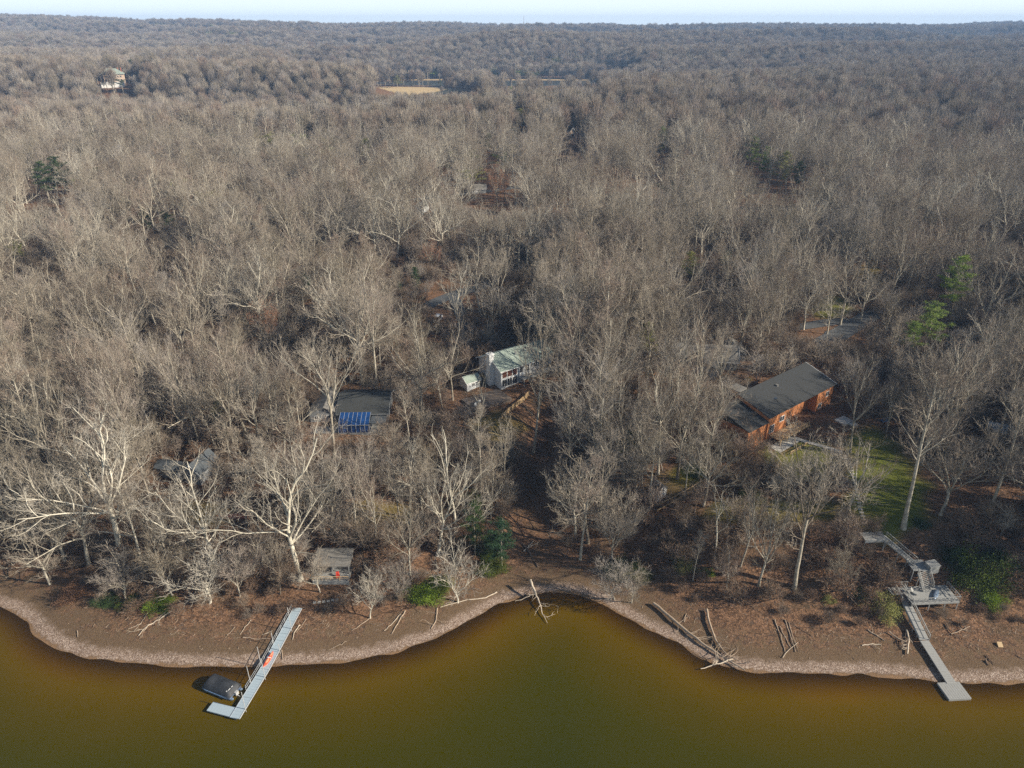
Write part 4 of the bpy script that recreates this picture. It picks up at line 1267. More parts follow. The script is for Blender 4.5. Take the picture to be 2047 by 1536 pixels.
window(root, (3, 0, 1.4), 0, 1.2, 1.0, M['white'], M['glass'], 2)

# --- vehicles in the trees
def car(px, py, rz, body_m, label, van=False):
    p = G(px, py)
    r_ = empty('parked_van' if van else 'parked_car', p, rz, label, 'van' if van else 'car')
    L_, W_ = (5.2, 1.9) if van else (4.5, 1.8)
    hb, ht_ = (.95, 2.0) if van else (.85, 1.45)
    b_ = MB()
    b_.hull8([(-L_ / 2, -W_ / 2, .3), (L_ / 2, -W_ / 2, .3), (L_ / 2, W_ / 2, .3), (-L_ / 2, W_ / 2, .3)],
             [(-L_ / 2 + .1, -W_ / 2 + .06, hb), (L_ / 2 - .15, -W_ / 2 + .06, hb - .08), (L_ / 2 - .15, W_ / 2 - .06, hb - .08), (-L_ / 2 + .1, W_ / 2 - .06, hb)])
    b_.hull8([(-L_ / 2 + .45, -W_ / 2 + .2, ht_ - .04), (L_ * .12, -W_ / 2 + .2, ht_ - .04), (L_ * .12, W_ / 2 - .2, ht_ - .04), (-L_ / 2 + .45, W_ / 2 - .2, ht_ - .04)],
             [(-L_ / 2 + .5, -W_ / 2 + .22, ht_), (L_ * .11, -W_ / 2 + .22, ht_), (L_ * .11, W_ / 2 - .22, ht_), (-L_ / 2 + .5, W_ / 2 - .22, ht_)])
    b_.build('body', body_m, r_)
    MB().hull8([(-L_ / 2 + .2, -W_ / 2 + .09, hb), (L_ * .26, -W_ / 2 + .09, hb - .06), (L_ * .26, W_ / 2 - .09, hb - .06), (-L_ / 2 + .2, W_ / 2 - .09, hb)],
               [(-L_ / 2 + .45, -W_ / 2 + .2, ht_ - .05), (L_ * .12, -W_ / 2 + .2, ht_ - .05), (L_ * .12, W_ / 2 - .2, ht_ - .05), (-L_ / 2 + .45, W_ / 2 - .2, ht_ - .05)]).build('window', M['glass'], r_)
    for sx in (-L_ * .31, L_ * .31):
        for sy in (-1, 1):
            MB().tube([(sx, sy * (W_ / 2 - .2), .33), (sx, sy * (W_ / 2 + .01), .33)], .33, 14).build('wheel', M['tyre'], r_)
    for sy in (-.6, .6): MB().box(L_ / 2 - .06, L_ / 2 + .015, sy - .16, sy + .16, .55, .7).build('headlight', M['alu_edge'], r_)
car(876, 640, R(80), M['car_white'], 'white van parked on the drive behind the white lake house', True)
car(682, 716, R(20), M['car_white'], 'white car half hidden in the trees above the sunroom house')
car(816, 522, R(10), M['car_dark'], 'dark blue car parked in the wood behind the dark cedar')
car(1750, 745, R(30), M['car_dark'], 'dark car under the trees right of the turning circle')

# --- hilltop mast and pale landfill on the horizon
px_m = (1047 - CX) / F_PX
ym_ = 4100.0; xm_ = px_m * (ym_ * cp) * 1.0
root = empty('radio_mast', (xm_, ym_, hz(xm_, ym_)), 0, 'thin lattice mast standing on the horizon', 'mast')
mb = MB()
for dx, dy in ((-1.6, -1), (1.6, -1), (0, 1.8)): mb.tube([(dx, dy, 0), (dx * .4, dy * .4, 62)], .45, 4)
for i in range(12):
    z = i * 5; s1 = 1 - .6 * z / 62; s2 = 1 - .6 * (z + 5) / 62
    mb.tube([(-1.6 * s1, -1 * s1, z), (1.6 * s2, -1 * s2, z + 5)], .22, 3); mb.tube([(1.6 * s1, -1 * s1, z), (0, 1.8 * s2, z + 5)], .22, 3)
mb.build('tower', M['mast'], root)
MB().tube([(0, 0, 62), (0, 0, 70)], .3, 4).build('antenna', M['mast'], root)

# ------------------------------------------------------------------ left dock
A0, A1 = P(475, 1426, .6), P(595.5, 1214.5, 2.0)
dvec = A1 - A0; Ld = float(np.hypot(dvec[0], dvec[1])); rzd = math.atan2(dvec[1], dvec[0])
root = empty('gangway_dock', (A0[0], A0[1], 0), rzd, 'grey-blue aluminium gangway dock with a railing running out from the left beach', 'dock')
slope = dvec[2] / Ld
W_ = 1.55
def zd(x): return .6 + max(0, x - 9) * (dvec[2] / (Ld - 9))
secs = [(-.9, 1.0), (1.0, 3.1), (3.1, 6.8), (6.8, 7.9), (7.9, 9.0), (9.0, 12.6), (12.6, 14.9), (14.9, 16.4), (16.4, 19.2), (19.2, 21.4), (21.4, Ld)]
for x0_, x1_ in secs:
    z0_, z1_ = zd(x0_), zd(x1_)
    d_ = MB()
    n = max(2, int((x1_ - x0_) / .5))
    for i in range(n):
        a_, b_ = x0_ + (x1_ - x0_) * i / n, x0_ + (x1_ - x0_) * (i + 1) / n - (.015 if i < n - 1 else .05)
        za, zb = zd(a_), zd(b_)
        d_.hull8([(a_, -W_ / 2, za - .12), (b_, -W_ / 2, zb - .12), (b_, W_ / 2, zb - .12), (a_, W_ / 2, za - .12)], [(a_, -W_ / 2, za), (b_, -W_ / 2, zb), (b_, W_ / 2, zb), (a_, W_ / 2, za)])
    d_.build('deck_section', M['alu'], root)
e_ = MB()
for sy in (-1, 1):
    e_.bar((-.9, sy * (W_ / 2 + .04), .53), (9, sy * (W_ / 2 + .04), .53), .07, .22); e_.bar((9, sy * (W_ / 2 + .04), .53), (Ld, sy * (W_ / 2 + .04), zd(Ld) - .07), .07, .22)
e_.build('side_beam', M['alu_edge'], root)
rl = MB()
xs_ = np.linspace(4.3, Ld - .4, 12)
for x_ in xs_: rl.bar((x_, W_ / 2 + .1, zd(x_) - .1), (x_, W_ / 2 + .1, zd(x_) + 1.05), .05)
for a_, b_ in zip(xs_[:-1], xs_[1:]):
    for hh_ in (1.05, .55): rl.bar((a_, W_ / 2 + .1, zd(a_) + hh_), (b_, W_ / 2 + .1, zd(b_) + hh_), .05)
rl.build('railing', M['pole'], root)
for (x_, y_, top) in [(.9, -.88, 4.6), (7.4, -.88, 5.0), (12.9, -.88, 2.6), (17.6, -.88, 6.6), (5.9, .98, 4.4), (9.6, .98, 5.0), (14.2, .98, 3.6)]:
    MB().tube([(x_, y_, -2), (x_, y_, top)], .055, 8).build('pole', M['pole'], root)
for x_ in (10, 13, 16, 19):
    for sy in (-.6, .6): MB().tube([(x_, sy, -.2), (x_, sy, zd(x_) - .1)], .05, 6).build('leg', M['drift'], root)
# the floating platform at its foot
c4 = [P(410, 1421.6, .55), P(471, 1437, .55), P(490, 1412, .55), P(420, 1405.5, .55)]
pa = P(413, 1421, .5); pb = P(473, 1437, .5)
root = empty('floating_platform', (pa[0], pa[1], 0), ang(pa, pb), 'grey-blue floating platform forming the foot of the left dock', 'platform')
Lp = float(np.hypot(*(pb - pa)[:2])); Wp = 1.75
f_ = MB(); planks(f_, 0, Lp, 0, Wp, .42, .55, 10, gap=.015); f_.build('deck', M['alu'], root)
MB().box(0, Lp, .04, Wp - .04, .3, .415).box(.2, Lp - .2, .2, Wp - .2, -.3, .3).build('float', M['alu_edge'], root)
# kayak lying on the dock
k0, k1 = P(527.5, 1336, .95), P(545.5, 1305, 1.15)
root = empty('kayak', tuple((k0 + k1) / 2), ang(k0, k1), 'orange-red sit-on kayak lying on the left dock', 'kayak')
Lk = 3.5
def hull(L, Wd, Ht, m, nm, zoff=0, n=14, par=None, squash=1.0):
    mb = MB(); k = 12
    for i in range(n + 1):
        t = -1 + 2 * i / n
        w_ = Wd / 2 * (1 - abs(t) ** 2.4) ** .8 + .02
        zz = .12 * abs(t) ** 3
        for j in range(k):
            a_ = 2 * math.pi * j / k
            mb.v.append((t * L / 2, w_ * math.cos(a_), zoff + zz + Ht / 2 + Ht / 2 * math.sin(a_) * (squash if math.sin(a_) > 0 else 1) * (1 - .6 * abs(t) ** 3)))
    for i in range(n):
        for j in range(k):
            mb.f.append((i * k + j, (i + 1) * k + j, (i + 1) * k + (j + 1) % k, i * k + (j + 1) % k)); mb.m.append(0)
    return mb.build(nm, m, par, smooth=True)
hull(Lk, .78, .34, M['kayak'], 'hull', 0, par=root)
hull(1.1, .42, .12, M['kayak_pale'], 'seat', .26, par=root).location = (-.35, 0, 0)
hull(.8, .34, .10, M['kayak_pale'], 'hatch', .25, par=root).location = (1.05, 0, 0)
MB().box(.25, .42, -.3, .3, .30, .36).build('footrest', M['white'], root)

# covered pontoon boat
bc = P(443, 1372, .8)
root = empty('pontoon_boat', (bc[0], bc[1], 0), R(-22), 'pontoon boat under a black cover moored beside the left dock', 'boat')
for sy in (-1.05, 1.05):
    mb = MB(); mb.tube([(-3.1, sy, .18), (-2.5, sy, .12), (2.3, sy, .12), (3.0, sy, .22), (3.35, sy, .4)], [.18, .34, .34, .28, .06], 12)
    mb.build('pontoon', M['pontoon'], root, smooth=True)
MB().box(-2.9, 2.9, -1.35, 1.35, .46, .56).build('deck', M['pontoon'], root)
MB().box(-2.75, 2.7, -1.3, 1.3, .565, .95).build('side_panel', M['red_skirt'], root)
cv = MB(); nx, ny = 18, 10
for i in range(nx + 1):
    for j in range(ny + 1):
        u_, v_ = -1 + 2 * i / nx, -1 + 2 * j / ny
        e_ = max(abs(u_), abs(v_))
        zt = 1.55 + .12 * math.sin(u_ * 5) * math.cos(v_ * 2) + .18 * (1 - v_ * v_) - .35 * max(0, abs(u_) - .75)
        if e_ > .99: zt = .82
        elif e_ > .85: zt -= .10
        k_ = 1.0 if e_ > .99 else .97
        cv.v.append((u_ * 2.95 * k_, v_ * 1.48 * k_, zt))
for i in range(nx):
    for j in range(ny):
        q = i * (ny + 1) + j
        cv.f.append((q, q + ny + 1, q + ny + 2, q + 1)); cv.m.append(0)
cover = cv.build('cover', M['cover'], root, smooth=True)
mk = MB()
for x_, y_, l_ in ((2.25, -.55, .5), (2.3, .05, .3), (2.1, -1.0, .22)): mk.box(x_, x_ + .1, y_ - l_ / 2, y_ + l_ / 2, 1.70 - abs(y_) * .06, 1.73 - abs(y_) * .06)
mk.build('mark', M['white'], cover)
MB().tube([(3.2, -.2, .5), (3.9, -.1, .15)], .05, 6).box(2.9, 3.3, -.3, .3, .2, .9).build('outboard_bracket', M['pole'], root)

# ------------------------------------------------------------------ right dock, lake deck and stairs
B0, B1 = P(1910, 1399, .4), P(1901, 1367, .5)
f0, f1 = P(1898, 1399, .45), P(1943, 1396.5, .45); f2 = P(1878, 1369.5, .45)
root = empty('swim_float', (f0[0], f0[1], 0), ang(f0, f1), 'weathered square wooden swim float at the end of the right dock', 'platform')
Lf = float(np.hypot(*(f1 - f0)[:2])); Df = 3.4
f_ = MB(); planks(f_, 0, Lf, 0, Df, .34, .44, 9, gap=.03)
f_.build('deck', M['wood_grey'], root)
MB().box(.05, Lf - .05, .05, Df - .05, -.1, .335).build('float', M['wood_grey2'], root)
w0, w1 = P(1903, 1366, .55), P(1848, 1280, 1.5)
rz_ = ang(w0, w1); Lw = float(np.hypot(*(w1 - w0)[:2]))
root = empty('board_walk', (w0[0], w0[1], 0), rz_, 'pale weathered boardwalk crossing the beach to the swim float', 'walkway')
f_ = MB(); n = 26
for i in range(n):
    a_, b_ = Lw * i / n, Lw * (i + 1) / n - .03
    za, zb = .5 + .95 * a_ / Lw, .5 + .95 * b_ / Lw
    f_.hull8([(a_, -.8, za - .06), (b_, -.8, zb - .06), (b_, .8, zb - .06), (a_, .8, za - .06)], [(a_, -.8, za), (b_, -.8, zb), (b_, .8, zb), (a_, .8, za)])
f_.build('deck', M['wood_grey'], root)
bm_ = MB()
for sy in (-.7, .7): bm_.bar((0, sy, .32), (Lw, sy, 1.27), .1, .22)
for x_ in (2, 5, 8, 11):
    for sy in (-.7, .7): bm_.box(x_, x_ + .12, sy - .06, sy + .06, -.6, .35 + .95 * x_ / Lw)
bm_.build('frame', M['wood_grey2'], root)
r0, r1 = P(1848, 1279, 1.5), P(1798, 1175, 4.0)
rz_ = ang(r0, r1); Lr = float(np.hypot(*(r1 - r0)[:2]))
root = empty('boarded_ramp', (r0[0], r0[1], 0), rz_, 'boarded ramp climbing from the beach boardwalk to the lakeside deck', 'ramp')
f_ = MB(); n = 24
for i in range(n):
    a_, b_ = Lr * i / n, Lr * (i + 1) / n - .04
    za, zb = 1.5 + 2.4 * a_ / Lr, 1.5 + 2.4 * b_ / Lr
    f_.hull8([(a_, -.85, za - .06), (b_, -.85, zb - .06), (b_, .85, zb - .06), (a_, .85, za - .06)], [(a_, -.85, za), (b_, -.85, zb), (b_, .85, zb), (a_, .85, za)])
f_.build('deck', M['wood_grey'], root)
bm_ = MB()
for sy in (-.75, .75):
    bm_.bar((0, sy, 1.3), (Lr, sy, 3.7), .1, .24)
    for x_ in (1, 4, 7, 10): bm_.box(x_, x_ + .14, sy - .07, sy + .07, -.5, 1.3 + 2.4 * x_ / Lr)
bm_.build('frame', M['wood_grey2'], root)
rl = MB(); railing(rl, (0, -.85, 1.5), (Lr, -.85, 3.9), 1.0, 1.8, .09, False); railing(rl, (Lr * .72, .85, 1.5 + 2.4 * .72), (Lr, .85, 3.9), 1.0, 1.6, .09, False)
rl.build('railing', M['wood_grey2'], root)
# deck
q0, q1, q2 = P(1829, 1206, 4.0), P(1919, 1202, 4.0), P(1808, 1171, 4.0)
rz_ = ang(q0, q1); Lk_ = float(np.hypot(*(q1 - q0)[:2])); Dk = 4.3
root = empty('lakeside_deck', (q0[0], q0[1], 4.0), rz_ , 'grey wooden lakeside deck on posts with rails all round', 'deck')
f_ = MB(); planks(f_, -.6, Lk_, 0, Dk, -.12, 0, 26, gap=.02); f_.box(-.6, Lk_, -.06, -.01, -.45, -.02)
f_.build('platform', M['wood_grey'], root)
posts(root, M['wood_grey2'], [(x_, x_ + .16, y_, y_ + .16, -4.2, -.13) for x_ in (-.4, 3, 6, Lk_ - .2) for y_ in (.1, Dk - .3)])
rl = MB(); railing(rl, (-.5, .05, 0), (Lk_ - .05, .05, 0), 1.05, 1.2, .08, False); railing(rl, (Lk_ - .05, .05, 0), (Lk_ - .05, Dk - .1, 0), 1.05, 1.2, .08, False); railing(rl, (-.5, .05, 0), (-.5, Dk - .1, 0), 1.05, 1.2, .08, False)
railing(rl, (-3.0, Dk + .2, 0), (1.0, Dk + .2, 0), 1.05, 1.5, .09, False)
rl.build('railing', M['wood_grey2'], root)
br = MB(); planks(br, -3.0, -.62, Dk - 1.9, Dk, -.12, -.01, 8); br.build('landing', M['wood_grey'], root)
def on_deck(x_, y_, z_=0):
    v = Vector((x_, y_, z_)); v.rotate(Matrix.Rotation(rz_, 3, 'Z'))
    return (q0[0] + v.x, q0[1] + v.y, 4.0 + v.z)
cn = empty('canoe', on_deck(5.0, 1.7, .02), rz_ + R(48), 'grey-blue canoe lying upturned on the lakeside deck', 'canoe')
hull(3.4, .85, .45, M['pontoon'], 'hull', 0, par=cn)
MB().bar((-1.3, 0, .44), (1.3, 0, .44), .05, .05).build('keel', M['alu_edge'], cn)
ch_ = empty('deck_chair', on_deck(1.2, 2.4, .0), rz_ + .8, 'grey reclining chair at the left side of the lakeside deck', 'chair')
MB().hull8([(-.35, -.6, .28), (.35, -.6, .28), (.35, .2, .35), (-.35, .2, .35)], [(-.35, -.6, .34), (.35, -.6, .34), (.35, .2, .41), (-.35, .2, .41)]).build('seat', M['wood_grey2'], ch_)
MB().hull8([(-.35, .2, .35), (.35, .2, .35), (.35, .26, .35), (-.35, .26, .35)], [(-.35, .7, .95), (.35, .7, .95), (.35, .76, .95), (-.35, .76, .95)]).build('backrest', M['wood_grey2'], ch_)
for sx in (-.3, .3): MB().box(sx - .03, sx + .03, -.5, .25, 0, .3).build('leg', M['wood_grey2'], ch_)
# stairs between two pixel-located ends
def stair(name, lab, top, bot, wd, n, rails=(1, 1), m=None):
    top, bot = Vector(top), Vector(bot)
    d = bot - top; d.z = 0; L_ = d.length; rz = math.atan2(d.y, d.x)
    r_ = empty(name, (top.x, top.y, top.z), rz, lab, 'stairs')
    dz = bot.z - top.z
    t_ = MB()
    for i in range(n):
        x_ = L_ * (i + .1) / n; z_ = dz * (i + .5) / n
        t_.box(x_, x_ + L_ / n * .85, -wd / 2, wd / 2, z_ - .05, z_)
    t_.build('tread', m or M['wood_grey'], r_)
    s_ = MB()
    for sy in (-1, 1): s_.bar((0, sy * (wd / 2 + .04), -.12), (L_, sy * (wd / 2 + .04), dz - .12), .06, .28)
    for x_ in (.4, L_ * .5, L_ - .3):
        for sy in (-1, 1): s_.box(x_ - .06, x_ + .06, sy * (wd / 2 + .04) - .05, sy * (wd / 2 + .04) + .05, dz * x_ / L_ - 2.5, dz * x_ / L_ - .2)
    s_.build('stringer', M['wood_grey2'], r_)
    rl = MB()
    for sy, use in zip((-1, 1), rails):
        if use: railing(rl, (0, sy * (wd / 2 + .1), 0), (L_, sy * (wd / 2 + .1), dz), 1.0, 1.6, .08, False)
    rl.build('railing', M['wood_grey2'], r_)
    return r_
zL2 = 7.0
s_top, s_bot = P(1845, 1142, zL2), P(1855, 1179, 4.05)
stair('wooden_stairs', 'short wide flight of wooden stairs down onto the lakeside deck', s_top, s_bot, 2.6, 11)
l0 = P(1826, 1141, zL2)
root = empty('stair_landing', (l0[0], l0[1], zL2), 0, 'small wooden landing between the two flights of lake stairs', 'landing')
f_ = MB(); planks(f_, 0, 3.3, 0, 3.1, -.1, 0, 12); f_.build('platform', M['wood_grey'], root)
posts(root, M['wood_grey2'], [(x_, x_ + .15, y_, y_ + .15, -3.5, -.11) for x_ in (.1, 3.0) for y_ in (.1, 2.8)])
zT = 9.8
t0 = P(1733, 1080, zT); t1 = P(1771, 1078, zT)
root = empty('stair_landing', (t0[0], t0[1], zT), ang(t0, t1), 'grey wooden platform at the head of the lake stairs below the lawn', 'landing')
f_ = MB(); planks(f_, -.3, 4.2, 0, 2.4, -.12, 0, 16); f_.box(-.3, 4.2, -.06, -.01, -.7, -.02); f_.build('platform', M['wood_grey'], root)
posts(root, M['wood_grey2'], [(x_, x_ + .15, y_, y_ + .15, -3, -.13) for x_ in (-.2, 3.9) for y_ in (.1, 2.1)])
s1_, s2_ = P(1768, 1075, zT), P(1830, 1128, zL2)
stair('wooden_stairs', 'long narrow flight of wooden stairs slanting down from the upper landing', s1_, s2_, 1.3, 16)
p = P(1860, 1141, zL2 - .9)
root = empty('storage_box', (p[0], p[1], zL2 - 1.0), R(14), 'grey board-clad storage hut beside the lake stairs', 'hut')
b_ = MB()
b_.box(-1.25, 1.25, -.95, .95, 0, 2.0); root.scale = (.82, .82, .85)
for i in range(12):
    x_ = -1.25 + 2.5 * (i + .5) / 12
    b_.box(x_ - .085, x_ + .085, -.99, -.951, 0.02, 1.98); b_.box(x_ - .085, x_ + .085, .951, .99, 0.02, 1.98)
for i in range(9):
    y_ = -.95 + 1.9 * (i + .5) / 9
    for sx in (-1, 1): b_.box(min(sx * 1.251, sx * 1.29), max(sx * 1.251, sx * 1.29), y_ - .085, y_ + .085, .02, 1.98)
b_.build('wall', M['wood_grey'], root)
MB().hull8([(-1.4, -1.1, 2.01), (1.4, -1.1, 2.01), (1.4, 1.1, 2.15), (-1.4, 1.1, 2.15)], [(-1.4, -1.1, 2.12), (1.4, -1.1, 2.12), (1.4, 1.1, 2.26), (-1.4, 1.1, 2.26)]).build('lid', M['wood_grey2'], root)

# ------------------------------------------------------------------ driftwood and fallen trees
def log(name, pts_px, r0, r1, m, label, branches=0, seed=0, lift=.12, zs=None, cat='driftwood', group=None, blen=2.0):
    rg = np.random.default_rng(seed + 900)
    pts = []
    for i, q in enumerate(pts_px):
        g = G(*q)
        z = max(g[2], 0) if zs is None else zs[i]
        g = P(q[0], q[1], z + lift) if zs is not None else g + np.array([0, 0, lift])
        pts.append(np.array(g))
    # resample with a slight crook
    D_ = []
    for a_, b_ in zip(pts[:-1], pts[1:]):
        for k in range(4): D_.append(a_ + (b_ - a_) * k / 4 + rg.normal(0, .05, 3))
    D_.append(pts[-1])
    D_ = np.array(D_)
    rad = np.linspace(r0, r1, len(D_))
    tubes = [(D_, rad, 8)]
    tw = []
    for i in range(branches):
        j = int(rg.uniform(.35, .98) * (len(D_) - 1)); dd = nrm(D_[min(j + 1, len(D_) - 1)] - D_[j - 1])
        sd_ = nrm(np.cross(dd, [0, 0, 1])) * rg.choice([-1, 1])
        d2 = nrm(dd * rg.uniform(.2, .9) + sd_ * rg.uniform(.5, 1.1) + np.array([0, 0, rg.uniform(-.15, .45)]))
        L_ = blen * rg.uniform(.5, 1.3)
        bp_ = [D_[j]]
        for k in range(4):
            d2 = nrm(d2 + rg.normal(0, .22, 3)); bp_.append(bp_[-1] + d2 * L_ / 4)
        bp_ = np.array(bp_)
        hh2 = h(bp_[:, 0], bp_[:, 1]); bp_[:, 2] = np.maximum(bp_[:, 2], np.maximum(hh2, -.1) + .05)
        rb = min(r1 * .9, .07) if branches > 4 else r1 * .7
        tubes.append((bp_, np.linspace(max(rb, .035), .015, 5), 5))
        for k in range(3):
            a_ = bp_[rg.integers(1, 5)]; e_ = a_ + nrm(d2 + rg.normal(0, .6, 3)) * L_ * .45
            e_[2] = max(e_[2], float(max(hz(e_[0], e_[1]), -.05)) + .04)
            tubes.append((np.array([a_, (a_ + e_) / 2 + rg.normal(0, .04, 3), e_]), np.array([.028, .02, .008]), 4))
    o_ = D_[0]
    v, f = tubes_np([((t[0] - o_), t[1], t[2]) for t in tubes])
    ob = link(name, np_mesh(name, [(v, f, m, True)]))
    ob.location = o_
    return tag(ob, label, cat, group)
DR, DP, DD = M['drift'], M['drift_pale'], M['drift_dark']
log('fallen_tree', [(1306, 1210), (1345, 1243), (1390, 1280), (1440, 1315), (1488, 1344)], .30, .13, DR, 'long fallen trunk angled across the right beach into the water', 12, 1, .5, cat='fallen tree', blen=3.0)
log('fallen_tree', [(1412, 1222), (1418, 1250), (1430, 1285), (1452, 1312), (1478, 1325)], .22, .07, DR, 'second fallen trunk lying across the long one on the right beach', 10, 2, .45, cat='fallen tree', blen=2.6)
log('driftwood_limb', [(1400, 1341), (1430, 1333), (1464, 1322)], .07, .14, DP, 'pale forked limb lying in the water at the fallen trunks', 8, 3, .5, blen=2.0)
log('driftwood_limb', [(1425, 1265), (1436, 1292), (1443, 1306)], .09, .05, DR, 'short limb leaning on the second fallen trunk', 2, 4, .3)
log('driftwood_limb', [(1368, 1245), (1372, 1228)], .07, .05, DR, 'stub of wood left of the fallen trunks', 0, 5)
log('driftwood_pole', [(1548, 1240), (1560, 1270), (1569, 1305)], .10, .06, DR, 'straight pole on the mud, leftmost of the stacked poles', 0, 6)
log('driftwood_pole', [(1558, 1252), (1572, 1280), (1583, 1300)], .08, .05, DR, 'thin pole second from left on the mud', 0, 7)
log('driftwood_pole', [(1568, 1240), (1580, 1272), (1590, 1305)], .10, .06, DR, 'dark straight pole right of the crossed pair', 0, 8)
log('driftwood_pole', [(1577, 1245), (1583, 1270), (1594, 1298)], .08, .05, DR, 'rightmost slim pole of the stack on the mud', 0, 9)
log('driftwood_stick', [(1564, 1316), (1578, 1299), (1595, 1285)], .06, .04, DP, 'pale stick crossing the ends of the mud poles', 0, 10)
log('driftwood_stick', [(1563, 1238), (1592, 1254), (1622, 1271)], .06, .04, DD, 'thin dark stick running right from the poles', 0, 11)
log('driftwood_limb', [(1734, 1261), (1752, 1271), (1768, 1282)], .12, .07, DR, 'short log left of the boardwalk', 2, 12)
log('driftwood_limb', [(1724, 1291), (1745, 1289), (1760, 1290)], .10, .08, DP, 'pale curved limb lying left of the boardwalk', 1, 13)
log('driftwood_tangle', [(1776, 1265), (1795, 1280), (1812, 1287)], .12, .08, DR, 'tangle of limbs heaped against the boardwalk', 9, 14, .3, blen=1.6)
log('driftwood_tangle', [(1812, 1262), (1816, 1285), (1813, 1310)], .15, .12, DP, 'upright pale stump limb left of the boardwalk', 6, 15, .3, blen=1.3)
log('driftwood_limb', [(1900, 1269), (1922, 1262), (1938, 1254)], .08, .06, DR, 'crooked limb right of the boardwalk rail', 5, 16, .2, blen=1.6)
log('driftwood_limb', [(1890, 1248), (1900, 1265), (1915, 1278)], .11, .05, DD, 'dark limb lying close to the boardwalk rail', 4, 17, .2, blen=1.8)
log('driftwood_stick', [(1971, 1311), (1979, 1321), (1988, 1330)], .09, .05, DD, 'dark stick on the right beach', 0, 18)
log('driftwood_stick', [(2030, 1310), (2040, 1316), (2047, 1318)], .06, .04, DD, 'dark stick at the right edge of the beach', 0, 19)
log('driftwood_stick', [(1970, 1322), (1976, 1332)], .16, .04, DD, 'short dark wedge of wood on the right beach', 0, 20)
p = G(1998, 1291)
o = MB().hull8([(-.45, -.4, 0), (.4, -.45, 0), (.5, .4, .05), (-.35, .45, .05)], [(-.45, -.4, .1), (.4, -.45, .1), (.5, .4, .5), (-.35, .45, .5)]).build('wooden_crate', M['wood_tan']); o.location = p
tag(o, 'tan box washed up on the right beach', 'box')
log('fallen_tree', [(1060, 1160), (1070, 1185), (1076, 1200), (1083, 1222), (1094, 1246)], .26, .04, DP, 'bleached fallen tree reaching from the gully mouth into the water', 8, 21, cat='fallen tree', zs=[2.6, 1.4, .7, .35, .05], blen=2.2)
log('driftwood_limb', [(1030, 1202), (1046, 1197), (1062, 1190), (1072, 1184)], .04, .10, DP, 'pale limb reaching left over the cove water', 4, 22, zs=[.2, .4, .7, 1.0], blen=1.3)
log('fallen_tree', [(1046, 1089), (1060, 1108), (1075, 1135)], .24, .14, DD, 'dark fallen trunk lying in the leafy gully', 2, 23, cat='fallen tree')
log('fallen_tree', [(1046, 1104), (1058, 1092), (1066, 1083)], .14, .08, DP, 'pale broken branch across the dark gully trunk', 2, 24, cat='branch')
for i, (q, ra, lab) in enumerate([
    ([(994, 1184), (970, 1196), (935, 1200), (880, 1215)], .13, 'long pale bent log at the head of the middle beach'),
    ([(874, 1216), (872, 1240), (862, 1258)], .14, 'forked driftwood limb hanging down the middle beach'),
    ([(810, 1222), (795, 1248), (783, 1268)], .13, 'stout log on the beach below the silvery tree'),
    ([(800, 1228), (786, 1246), (768, 1262)], .08, 'thin limb beside the stout beach log'),
    ([(742, 1234), (722, 1250), (703, 1262)], .08, 'pale stick at the foot of the silvery tree'),
    ([(693, 1283), (680, 1290), (656, 1301)], .05, 'slim twig right of the metal dock'),
    ([(344, 1222), (320, 1238), (290, 1256), (277, 1272)], .14, 'pale log at the head of the left beach'),
    ([(338, 1218), (322, 1232), (306, 1250)], .11, 'forked log beside the pale one on the left beach'),
    ([(296, 1226), (282, 1246), (268, 1262)], .07, 'bent limb left of the pale beach log'),
    ([(283, 1247), (268, 1254), (256, 1259)], .05, 'small twig on the left beach'),
    ([(155, 1262), (156, 1275)], .09, 'short upright stub on the far left beach'),
    ([(186, 1255), (190, 1248)], .07, 'tiny pale stub on the left beach'),
    ([(503, 1240), (490, 1255), (480, 1270)], .06, 'slanting stick left of the metal dock'),
    ([(486, 1275), (510, 1278), (540, 1278)], .09, 'level log touching the metal dock'),
    ([(470, 1254), (456, 1270), (450, 1276)], .05, 'pale short stick above the pebbles'),
    ([(600, 1250), (590, 1262), (585, 1280)], .10, 'upright pale log end right of the metal dock'),
    ([(612, 1238), (600, 1256), (592, 1266)], .06, 'slim pale branch right of the metal dock'),
    ([(563, 1300), (565, 1318)], .10, 'dark stump post right of the metal dock'),
    ([(545, 1262), (534, 1266), (524, 1270)], .07, 'bent branch left of the metal dock top'),
    ([(5, 1015), (30, 1042), (55, 1078)], .25, 'dark fallen trunk in the shaded left cove')]):
    log('driftwood_log', q, ra, ra * .5, (DP, DR, DR)[i % 3], lab, (3 if i in (1, 6, 7) else 0), 30 + i, .1)
# loose sticks and wood litter strewn along the strand line
rg = np.random.default_rng(8)
seg = []
for i in range(3800):
    px, py = rg.uniform(60, 2047), rg.uniform(1195, 1345)
    g = P(px, py, 1.0)
    dd_ = float(shore_d(np.array([g[0]]), np.array([g[1]]))[0])
    if dd_ < 3 or dd_ > 17 or rg.random() > (1.0 if 6 < dd_ < 15 else .25) or vnoise(np.array([g[0] / 5]), np.array([g[1] / 3]), 51)[0] < .42: continue
    z = hz(g[0], g[1]); a_ = rg.random() * 3.14; L_ = rg.gamma(2, .22) + .15
    p0 = np.array([g[0], g[1], z + .03]); p1 = p0 + np.array([math.cos(a_) * L_, math.sin(a_) * L_, rg.uniform(0, .12)])
    seg.append((np.array([p0, (p0 + p1) / 2 + rg.normal(0, .04, 3), p1]), np.array([.035, .03, .015]), 3))
v, f = tubes_np(seg)
tag(link('driftwood_litter', np_mesh('driftwood_litter', [(v, f, DR, False)])), 'small sticks and bark strewn along the strand line', 'driftwood', kind='stuff')

